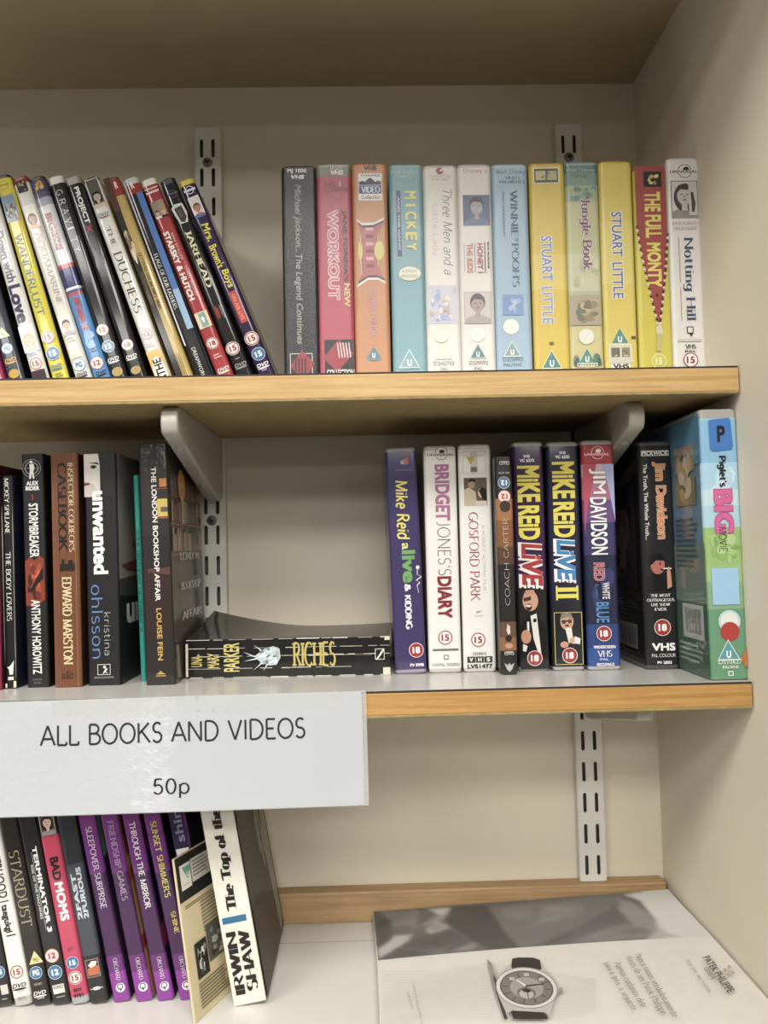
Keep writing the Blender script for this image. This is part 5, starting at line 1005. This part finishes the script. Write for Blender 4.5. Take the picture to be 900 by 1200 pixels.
def mtext(part, text, p0, p1, up, col, style, shear=0):
    V, Fc = glyphs(text, style, shear); xs = [v[0] for v in V]; ys = [v[1] for v in V]; x0, x1, y1 = min(xs), max(xs), .72 if STY[style][0] == 's' else 1.
    d = mparts.setdefault(part, dict(V=[], F=[], fm=[], mats=[], ix={})); mt = GRY(col)
    if mt.name not in d['ix']: d['ix'][mt.name] = len(d['mats']); d['mats'].append(mt)
    mlay[0] += 1; b = len(d['V']); P0, P1, U = mp(*p0), mp(*p1), mp(p0[0]+up[0], p0[1]+up[1])
    for x, y, z in V: d['V'].append(P0+(P1-P0)*((x-x0)/(x1-x0))+(U-P0)*(y/y1)+Vector((0, 0, .0002+mlay[0]*.000008+z)))
    mlay[0] += 4
    for f_ in Fc: d['F'].append(tuple(k+b for k in f_)); d['fm'].append(d['ix'][mt.name])
def mz(pts, ox, oy, k): return [(ox+x/k, oy+y/k) for x, y in pts]
z6 = lambda *p: mz(p, 430, 1030, 3.6)
B_ = 'photo_print'
mpoly(B_, [(438, 1070), (560, 1060.5), (700, 1050), (728, 1048.5), (752, 1058), (768, 1078), (773, 1100.5), (700, 1106), (600, 1112), (520, 1118), (443, 1125.5)], '#686561')
mpoly(B_, z6((30, 150), (90, 165), (110, 220), (95, 260), (45, 295)), '#57544f')
mpoly(B_, z6((60, 140), (218, 132), (215, 185), (190, 235), (120, 240), (105, 190)), '#7f7b75')
mpoly(B_, z6((120, 240), (190, 236), (175, 262), (48, 340), (44, 300)), '#b3afa8')
mpoly(B_, z6((100, 205), (195, 200), (185, 238), (110, 235)), '#6d6963')
mpoly(B_, z6((255, 128), (358, 122), (335, 150), (300, 152)), '#bfbbb4')
mpoly(B_, z6((205, 212), (300, 152), (340, 150), (320, 178), (215, 206)), '#8f8b84')
mpoly(B_, z6((358, 122), (500, 112), (540, 160), (580, 230), (640, 288), (520, 298), (440, 260), (330, 180)), '#4d4a47')
mpoly(B_, z6((245, 215), (300, 180), (352, 205), (270, 235)), '#a9a59e'); mpoly(B_, z6((260, 212), (300, 190), (335, 205), (275, 225)), '#8b877f')
mpoly(B_, z6((48, 343), (180, 262), (250, 236), (350, 214), (440, 262), (380, 304), (210, 325)), '#5a5753')
mpoly(B_, z6((350, 305), (450, 268), (470, 272), (440, 302)), '#85817a')
mpoly(B_, z6((520, 118), (700, 96), (900, 78), (980, 74), (1060, 80), (1000, 160), (860, 225), (740, 280), (660, 286), (600, 240), (540, 165)), '#716e69')
mpoly(B_, z6((560, 125), (700, 105), (690, 150), (640, 175), (580, 160)), '#7e7b76'); mpoly(B_, z6((740, 110), (900, 90), (920, 140), (800, 190), (730, 170)), '#7a7772')
mpoly(B_, z6((890, 205), (980, 150), (1060, 120), (1120, 160), (1000, 200), (880, 240), (700, 284)), '#5f5c58')
mpoly(B_, z6((1060, 82), (1120, 100), (1190, 150), (1225, 200), (1228, 250), (1180, 252), (1120, 190), (1060, 130)), '#8b8883')
mpoly(B_, z6((985, 215), (1100, 190), (1190, 215), (1215, 250), (1000, 262), (850, 275)), '#7c7974')
mpoly('sky_print', [(729, 1048), (783, 1042.5), (800, 1060), (828, 1095), (774, 1100), (769, 1078), (753, 1057)], '#cbc8c2')
mpoly('sky_print', [(757, 1101), (774, 1087), (786, 1096), (800, 1097.5), (776, 1100.5)], '#aaa7a1')
# the printed black and white photograph: its tones laid on a fine grid and softened
def inside(p, poly):
    x, y = p; c = False; j = len(poly)-1
    for k in range(len(poly)):
        (x0, y0), (x1, y1) = poly[k], poly[j]
        if (y0 > y) != (y1 > y) and x < (x1-x0)*(y-y0)/(y1-y0)+x0: c = not c
        j = k
    return c
def top_edge(x): return 1068.6+(1042.3-1068.6)*(x-437.6)/(783-437.6)
def low_edge(x): return 1125.5-(x-443)*.125+12*((x-443)/391)**2 if x < 700 else 1100.8+(x-700)*-.01
NX, NY = 170, 44; G = []
rp = random.Random(2); fold = [(rp.uniform(440, 780), rp.uniform(1060, 1120), rp.uniform(-.5, .2), rp.uniform(15, 45), rp.uniform(-.05, .05)) for _ in range(26)]
def pxy(a, b):
    t_ = b/NY; xt = 437.6+(783-437.6)*a/NX; xb = 443+(832-443)*a/NX; x = xt+(xb-xt)*t_
    y0 = 1068.6+(1042.3-1068.6)*a/NX; f = a/NX; y1 = 1125.5-40*f+12*f*f; return (x, y0+(y1-y0)*t_)
for a_ in range(NX+1):
    col_ = []
    for b_ in range(NY+1):
        p = pxy(a_, b_); v = .80
        if not inside(p, photo[-1][0]) : v = .42 if p[0] < 752 else .79
        for poly, g in photo:
            if inside(p, poly): v = g
        if v < .7:
            for fx, fy, sl, ln, am in fold:
                dd = (p[1]-fy)-sl*(p[0]-fx)
                if abs(p[0]-fx) < ln: v += am*math.exp(-(dd/3.)**2)*(1-abs(p[0]-fx)/ln)*1.6
        col_.append(v)
    G.append(col_)
for it in range(3):
    G = [[(G[max(a_-1, 0)][b_]+G[min(a_+1, NX)][b_]+G[a_][max(b_-1, 0)]+G[a_][min(b_+1, NY)]+2*G[a_][b_])/6 for b_ in range(NY+1)] for a_ in range(NX+1)]
PHM = bpy.data.materials.new('printed_photo'); PHM.use_nodes = True; nt = PHM.node_tree; bs = nt.nodes['Principled BSDF']
at_ = nt.nodes.new('ShaderNodeAttribute'); at_.attribute_name = 'tone'; nt.links.new(at_.outputs['Color'], bs.inputs['Base Color']); bs.inputs['Roughness'].default_value = .5
V = [mp(*pxy(a_, b_))+Vector((0, 0, .0002)) for a_ in range(NX+1) for b_ in range(NY+1)]
F = [(a_*(NY+1)+b_, a_*(NY+1)+b_+1, (a_+1)*(NY+1)+b_+1, (a_+1)*(NY+1)+b_) for a_ in range(NX) for b_ in range(NY)]
po = mlink('photo_print', V, F, [PHM])
ca = po.data.color_attributes.new('tone', 'FLOAT_COLOR', 'POINT')
for k in range(len(V)):
    v = G[k//(NY+1)][k % (NY+1)]; lv = v/12.92 if v < .04045 else ((v+.055)/1.055)**2.4; ca.data[k].color = (lv, lv*.985, lv*.96, 1)
mlay[0] += 3
# fine wavy lines across the advertisement
for k in range(22):
    y0 = 1138+3.1*k; pts = [(447+12*q, y0+3*math.sin(q*.35+k*.12)-q*.55) for q in range(27) if 447+12*q < 700-max(0, 6-k)*18]
    for q in range(len(pts)-1): mpoly('line_pattern', [pts[q], pts[q+1], (pts[q+1][0], pts[q+1][1]+.45), (pts[q][0], pts[q][1]+.45)], '#c9c6c0')
z4 = lambda *p: mz(p, 560, 1100, 4.5)
Wt = 'watch_picture'
mpoly(Wt, z4((48, 130), (72, 150), (100, 240), (150, 420), (160, 450), (140, 450), (80, 270)), '#8b8883')
mpoly(Wt, z4((80, 215), (100, 240), (150, 430), (160, 450), (140, 450), (95, 300)), '#3d3b3a')
mpoly(Wt, z4((182, 128), (215, 122), (290, 123), (328, 135), (338, 188), (174, 186)), '#2b2a2b')
mpoly(Wt, z4((172, 408), (350, 410), (372, 450), (190, 450)), '#302f30')
mpoly(Wt, z4((155, 170), (175, 168), (185, 190), (330, 190), (345, 175), (372, 205), (410, 255), (428, 300), (400, 360), (378, 440), (355, 415), (180, 405), (155, 430), (120, 350), (95, 290), (105, 230)), '#b5b2ae')
for rx, ry, c in ((166, 110, '#8f8c88'), (160, 105, '#d0cdc9'), (142, 92, '#55534f'), (134, 87, '#77746f'), (88, 56, '#9a9792')): mell(Wt, 560+258/4.5, 1100+285/4.5, rx/4.5, ry/4.5, c, 8)
mell(Wt, 560+257/4.5, 1100+312/4.5, 50/4.5, 30/4.5, '#6d6a67', 8); mell(Wt, 560+257/4.5, 1100+318/4.5, 38/4.5, 24/4.5, '#b3b0ab', 8); mell(Wt, 560+257/4.5, 1100+300/4.5, 24/4.5, 9/4.5, '#2f2d3a', 8)
for k in range(12):
    a_ = 6.2832*k/12+.12; ca, sa = math.cos(a_), math.sin(a_); cx, cy = 258, 285
    mpoly(Wt, z4((cx+ca*96-sa*3, cy+sa*62+ca*2), (cx+ca*128-sa*3, cy+sa*83+ca*2), (cx+ca*128+sa*3, cy+sa*83-ca*2), (cx+ca*96+sa*3, cy+sa*62-ca*2)), '#3b3937')
for u, v in ((180, 237), (258, 215), (336, 240)): mpoly(Wt, z4((u-14, v-8), (u+14, v-8), (u+14, v+8), (u-14, v+8)), '#b5b2ad')
mpoly(Wt, z4((250, 272), (345, 262), (350, 267), (252, 280)), '#2b2928'); mpoly(Wt, z4((205, 240), (255, 270), (250, 278), (203, 245)), '#dedbd6'); mpoly(Wt, z4((256, 275), (270, 340), (266, 342), (252, 278)), '#2b2928')
mpoly(Wt, z4((424, 290), (445, 282), (450, 305), (430, 318)), '#8f8c87')
TX = '#5d5a56'
def z5(x, y): return (700+x/4.5, 1090+y/4.5)
mtext('advert_text', 'Nunca somos verdadeiramente', z5(200, 155), z5(402, 492), (6.5, -2.5), TX, 'roman', .15)
mtext('advert_text', 'donos de um Patek Philippe.', z5(153, 168), z5(343, 482), (6.5, -2.5), TX, 'roman', .15)
mtext('advert_text', 'Apenas cuidamos dele', z5(90, 198), z5(234, 440), (6.5, -2.5), TX, 'roman', .15)
mtext('advert_text', 'para a gera\u00e7\u00e3o seguinte.', z5(34, 198), z5(188, 460), (6.5, -2.5), TX, 'roman', .15)
mtext('advert_name', 'PATEK PHILIPPE', z5(556, 172), z5(690, 362), (8, -3), '#4a4744', 'bold')
mtext('advert_name', 'GENEVE', z5(560, 228), z5(606, 290), (5, -2), '#5a5753', 'sans')
mtext('advert_slogan', 'Begin your own tradition.', z5(468, 186), z5(592, 362), (4, -1.5), '#77736f', 'roman', .15)
for dx, dy in ((0, -22), (18, 8), (-22, -4), (-4, 20)): mell('crest', 700+(697+dx)/4.5, 1090+(243+dy)/4.5, 2.6, 1.7, '#a9a184', 40, 12)
mtext('small_print', 'Calatrava Anual Ref. 5205', (483, 1157), (495, 1216), (3, -.5), '#8d8983', 'roman', .1)
mtext('small_print', 'patek.com', (477, 1170), (483, 1190), (3, -.5), '#8d8983', 'roman', .1)
for k, d in mparts.items(): mlink(k, d['V'], d['F'], d['mats'], d['fm'])

# ------------------------------------------------------------------ price sign
i = Item('price_sign', 'white laminated paper sign with printed price, taped along the front of the lower shelf', 'sign', None, Vector((-.302, -.0016, -.1968)), .2985, .0008, .0868, 0, 0, fin='matte')
i.root.rotation_euler = (0, R(-.25), 0)
PAP = bpy.data.materials.new('laminated_paper'); PAP.use_nodes = True
nt = PAP.node_tree; b = nt.nodes['Principled BSDF']; b.inputs['Base Color'].default_value = lin('#b2b5b9'); b.inputs['Roughness'].default_value = .6
b.inputs['Coat Weight'].default_value = 1; b.inputs['Coat Roughness'].default_value = .05
def wrinkles(nt, bsdf, sock):
    tc = nt.nodes.new('ShaderNodeTexCoord'); mp_ = nt.nodes.new('ShaderNodeMapping'); mp_.inputs['Scale'].default_value = (75, 75, 150); mp_.inputs['Rotation'].default_value = (0, .3, 0)
    nt.links.new(tc.outputs['Object'], mp_.inputs[0])
    n1 = nt.nodes.new('ShaderNodeTexNoise'); n1.inputs['Scale'].default_value = 1.1; n1.inputs['Detail'].default_value = 4; n1.inputs['Distortion'].default_value = 1.2
    nt.links.new(mp_.outputs[0], n1.inputs['Vector'])
    sx = nt.nodes.new('ShaderNodeSeparateXYZ'); nt.links.new(tc.outputs['Object'], sx.inputs[0])
    mr = nt.nodes.new('ShaderNodeMapRange'); mr.inputs[1].default_value = .17; mr.inputs[2].default_value = .09; mr.inputs[3].default_value = .0; mr.inputs[4].default_value = 1.
    nt.links.new(sx.outputs[0], mr.inputs[0])
    bp = nt.nodes.new('ShaderNodeBump'); bp.inputs['Distance'].default_value = .02
    nt.links.new(mr.outputs[0], bp.inputs['Strength']); nt.links.new(n1.outputs['Fac'], bp.inputs['Height']); nt.links.new(bp.outputs[0], bsdf.inputs[sock])
wrinkles(nt, b, 'Coat Normal')
def bow(x, z): return -.0010*math.sin(x/.2985*math.pi)*(1-z/.0868)-.0007*(1-z/.0868)
def sgrid(name, x0, x1, z0, z1, y, mat, nx=30, nz=8):
    V = [(x0+(x1-x0)*a/nx, y+bow(x0+(x1-x0)*a/nx, z0+(z1-z0)*b/nz), z0+(z1-z0)*b/nz) for a in range(nx+1) for b in range(nz+1)]
    F = [(a*(nz+1)+b, (a+1)*(nz+1)+b, (a+1)*(nz+1)+b+1, a*(nz+1)+b+1) for a in range(nx) for b in range(nz)]
    V += [(x, yy+.0003, z) for x, yy, z in V]; N = (nx+1)*(nz+1); F += [tuple(reversed([k+N for k in f])) for f in F]
    return link(name, V, F, [mat], parent=i.root, smooth=True)
sgrid('paper', .003, .2950, .0010, .0866, 0, PAP)
FILM = M('#d9dcdc', rough=.08, var=0, alpha=.28, spec=.6)
sgrid('film_border', .2950, .2985, .0004, .0868, .0001, FILM, 2, 8); sgrid('film_border', .003, .2950, .0004, .0010, .0001, FILM, 20, 1)
sx = lambda p: (p.x+.302)/.2985
def stext(t, l, r_, zb, zt):
    V, Fc = glyphs(t, 'arial'); xs = [v[0] for v in V]; ys = [v[1] for v in V]; x0, x1, y0, y1 = min(xs), max(xs), min(ys), max(ys)
    VV = []
    for x, y, z in V:
        X_ = l+(r_-l)*(x-x0)/(x1-x0)+.302; Z_ = zb+(zt-zb)*(y-y0)/(y1-y0)+.1968; VV.append((X_, bow(X_, Z_)-.00025-z, Z_))
    link('lettering', VV, Fc, [M('#232323', rough=.5, var=.0)], parent=i.root)
stext('ALL BOOKS AND VIDEOS', -.2512, -.0505, -.1446, -.1284)
pa, pb = atY(180.5, 936, -.0016), atY(223, 911.5, -.0016)
stext('50p', pa.x, pb.x, pa.z, pb.z)
sgrid('tape_strip', .06, .281, .0745, .0862, -.0003, M('#dcdcd6', rough=.25, var=0, alpha=.12), 20, 2)
